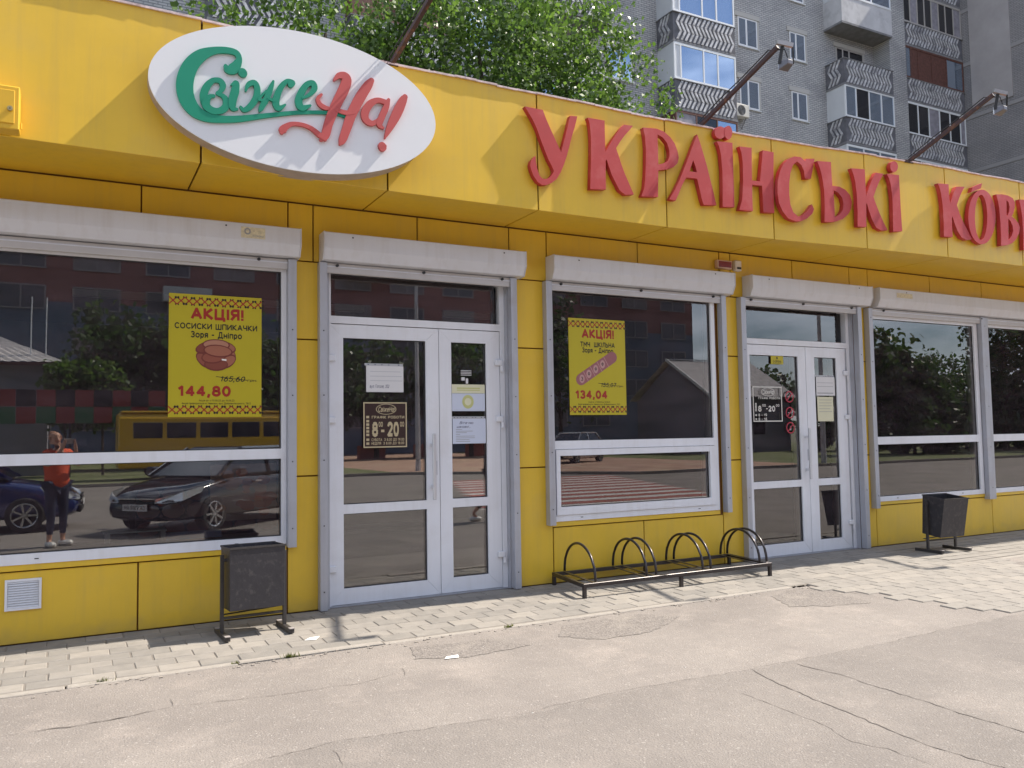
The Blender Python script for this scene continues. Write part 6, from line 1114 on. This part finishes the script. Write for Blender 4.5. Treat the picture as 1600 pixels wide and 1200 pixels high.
def person(loc, rz, label, J, shirt, trousers, hairc, longl=False):
    t = empty('person', loc, rz); tag(t, label, 'person')
    V, E_, Rd, ix = [], [], [], {}
    def add(n, p, r, par=None):
        ix[n] = len(V); V.append(p); Rd.append(r)
        if par is not None: E_.append((ix[par], ix[n]))
    add('pelvis', J['pelvis'], .125); p = Vector(J['pelvis'])
    add('waist', tuple(p+Vector((0,.0,.17))), .11, 'pelvis'); add('chest', J['chest'], .125, 'waist'); add('neck', J['neck'], .05, 'chest')
    hd_ = Vector(J['head']); add('jaw', tuple(hd_+Vector((0,.015,-.07))), .07, 'neck'); add('skull', tuple(hd_+Vector((0,.0,.02))), .092, 'jaw'); add('crown', tuple(hd_+Vector((0,-.01,.085))), .07, 'skull')
    for s, S in ((-1, 'L'), (1, 'R')):
        add('hip'+S, tuple(p+Vector((s*.09,0,-.06))), .09, 'pelvis'); add('knee'+S, J['knee'+S], .058, 'hip'+S)
        k, a = Vector(J['knee'+S]), Vector(J['ankle'+S]); add('calf'+S, tuple(k.lerp(a, .3)), .055, 'knee'+S); add('ankle'+S, J['ankle'+S], .036, 'calf'+S); add('toe'+S, J['toe'+S], .032, 'ankle'+S)
        c = Vector(J['chest']); add('shoulder'+S, tuple(c+Vector((s*.17,0,.07))), .055, 'chest'); add('elbow'+S, J['elbow'+S], .04, 'shoulder'+S); add('wrist'+S, J['wrist'+S], .026, 'elbow'+S); add('palm'+S, J['palm'+S], .030, 'wrist'+S)
        pm, wr = Vector(J['palm'+S]), Vector(J['wrist'+S]); d = (pm-wr).normalized(); sd = Vector((1,0,0)) if abs(d.x) < .8 else Vector((0,0,1)); cu = Vector(J.get('curl', (0,.0,1)))
        sd = d.cross(cu).normalized()
        for q, (of, ln) in enumerate(((-.027,.058),(-.009,.068),(.009,.064),(.026,.05))):
            b = pm+sd*of+d*.02; add('f%d%s' % (q, S), tuple(b), .0095, 'palm'+S); add('g%d%s' % (q, S), tuple(b+d*ln*.5), .0085, 'f%d%s' % (q, S)); add('h%d%s' % (q, S), tuple(b+d*ln*.75+cu*ln*.45), .0075, 'g%d%s' % (q, S))
        b = pm-d*.02-sd*.03*s; add('t0'+S, tuple(b), .011, 'palm'+S); add('t1'+S, tuple(b-sd*.025*s+d*.03), .009, 't0'+S)
    body = skin('body', V, E_, Rd, SKIN, t)
    # clothes
    w_ = V[ix['waist']]; c = V[ix['chest']]; sv = [tuple(p+Vector((0,0,-.12))), tuple(p+Vector((0,0,.06))), w_, c, tuple(Vector(c)+Vector((0,0,.09)))]; se = [(0,1),(1,2),(2,3),(3,4)]; sr = [.20,.19,.175,.17,.085]
    for S in 'LR':
        a, b = Vector(V[ix['shoulder'+S]]), Vector(V[ix['elbow'+S]]); sv += [tuple(a), tuple(a.lerp(b, .6))]; n = len(sv); se += [(3, n-2), (n-2, n-1)]; sr += [.075,.058]
    skin('tshirt', sv, se, sr, shirt, t)
    tv = [tuple(p+Vector((0,0,.02)))]; te = []; tr_ = [.14]
    for S in 'LR':
        h_, k, a = Vector(V[ix['hip'+S]]), Vector(J['knee'+S]), Vector(J['ankle'+S]); n = len(tv); tv += [tuple(h_), tuple(k), tuple(k.lerp(a, .3)), tuple(k.lerp(a, .82))]; te += [(0,n),(n,n+1),(n+1,n+2),(n+2,n+3)]; tr_ += [.105,.068,.062,.045]
        a, b = Vector(J['ankle'+S]), Vector(J['toe'+S]); d_ = (b-a); d_.z = 0; d_.normalize(); q_ = Vector((a.x, a.y, b.z+.012)); MB().bar(tuple(q_-d_*.07), tuple(Vector((b.x,b.y,b.z+.012))+d_*.065), .098, .085).build('shoe', SHOE, t, bevel=.03)
    skin('trousers', tv, te, tr_, trousers, t)
    hv = [tuple(hd_+Vector((0,-.02,.09))), tuple(hd_+Vector((0,-.06,.03))), tuple(hd_+Vector((0,-.07,-.06)))]; hr = [.085,.082,.06]
    if longl: hv.append(tuple(hd_+Vector((0,-.07,-.16)))); hr.append(.05)
    skin('hair', hv, [(i, i+1) for i in range(len(hv)-1)], hr, hairc, t)
    for s in (-1, 1):
        MB().tube([tuple(hd_+Vector((s*.033,.083,.012))), tuple(hd_+Vector((s*.033,.092,.012)))], .009, 8).build('eye', BLK, t); MB().box(hd_.x+s*.088-.008, hd_.x+s*.088+.008, hd_.y-.02, hd_.y+.02, hd_.z-.03, hd_.z+.03).build('ear', SKIN, t, bevel=.006)
    MB().prism_x([(hd_.y+.08, hd_.z+.0), (hd_.y+.115, hd_.z-.028), (hd_.y+.08, hd_.z-.035)], hd_.x-.012, hd_.x+.012).build('nose', SKIN, t); MB().box(hd_.x-.024, hd_.x+.024, hd_.y+.075, hd_.y+.09, hd_.z-.062, hd_.z-.052).build('mouth', CK[0], t)
    return t
rzp = R(-28); rot = Matrix.Rotation(rzp, 3, 'Z')
po = CAM-rot @ Vector((-.03,.385,0)); po.z = -.133
J = dict(pelvis=(0,-.02,.97), chest=(0,-.01,1.34), neck=(-.02,.01,1.50), head=(-.07,.05,1.64), kneeL=(-.10,.03,.51), kneeR=(.10,.0,.51), ankleL=(-.11,.0,.085), ankleR=(.12,-.06,.085), toeL=(-.13,.13,.035), toeR=(.15,.07,.035),
         elbowL=(-.24,.16,1.22), elbowR=(.25,.16,1.22), wristL=(-.12,.32,1.45), wristR=(.10,.32,1.45), palmL=(-.105,.35,1.53), palmR=(.075,.35,1.53), curl=(0,.25,.6))
ph = person(po, rzp, 'person in a red t-shirt holding up a phone, reflected in the left window', J, SHIRT, JEAN, HAIR)
t = empty('phone', CAM-rot @ Vector((0,.022,0)), rzp); tag(t, 'dark phone held up in both hands by the person in red', 'phone')
MB().box(-.075,.08,-.012,-.003,-.04,.04).build('phone_body', mat('phone_case', (.25,.22,.22), .3, .5), t, bevel=.003); MB().tube([(0,-.0028,0),(0,.000,0)], .006, 12).build('lens_ring', BLK, t)
JW = dict(pelvis=(0,0,.93), chest=(0,.02,1.28), neck=(0,.03,1.44), head=(0,.05,1.57), kneeL=(-.09,.20,.52), kneeR=(.09,-.02,.50), ankleL=(-.09,.36,.11), ankleR=(.09,-.36,.17), toeL=(-.09,.50,.07), toeR=(.09,-.27,.05),
          elbowL=(-.25,-.10,1.12), elbowR=(.25,.12,1.12), wristL=(-.24,-.05,.88), wristR=(.24,.28,.92), palmL=(-.24,-.03,.80), palmR=(.24,.34,.86), curl=(0,.3,0))
person((6.85,-6.45,-.133), R(-88), 'person walking past in a dark top, only one leg reflected in the first door', JW, mat('top_dark', (.03,.025,.03), .8), mat('trousers_brown', (.10,.06,.05), .8), HAIR, True)
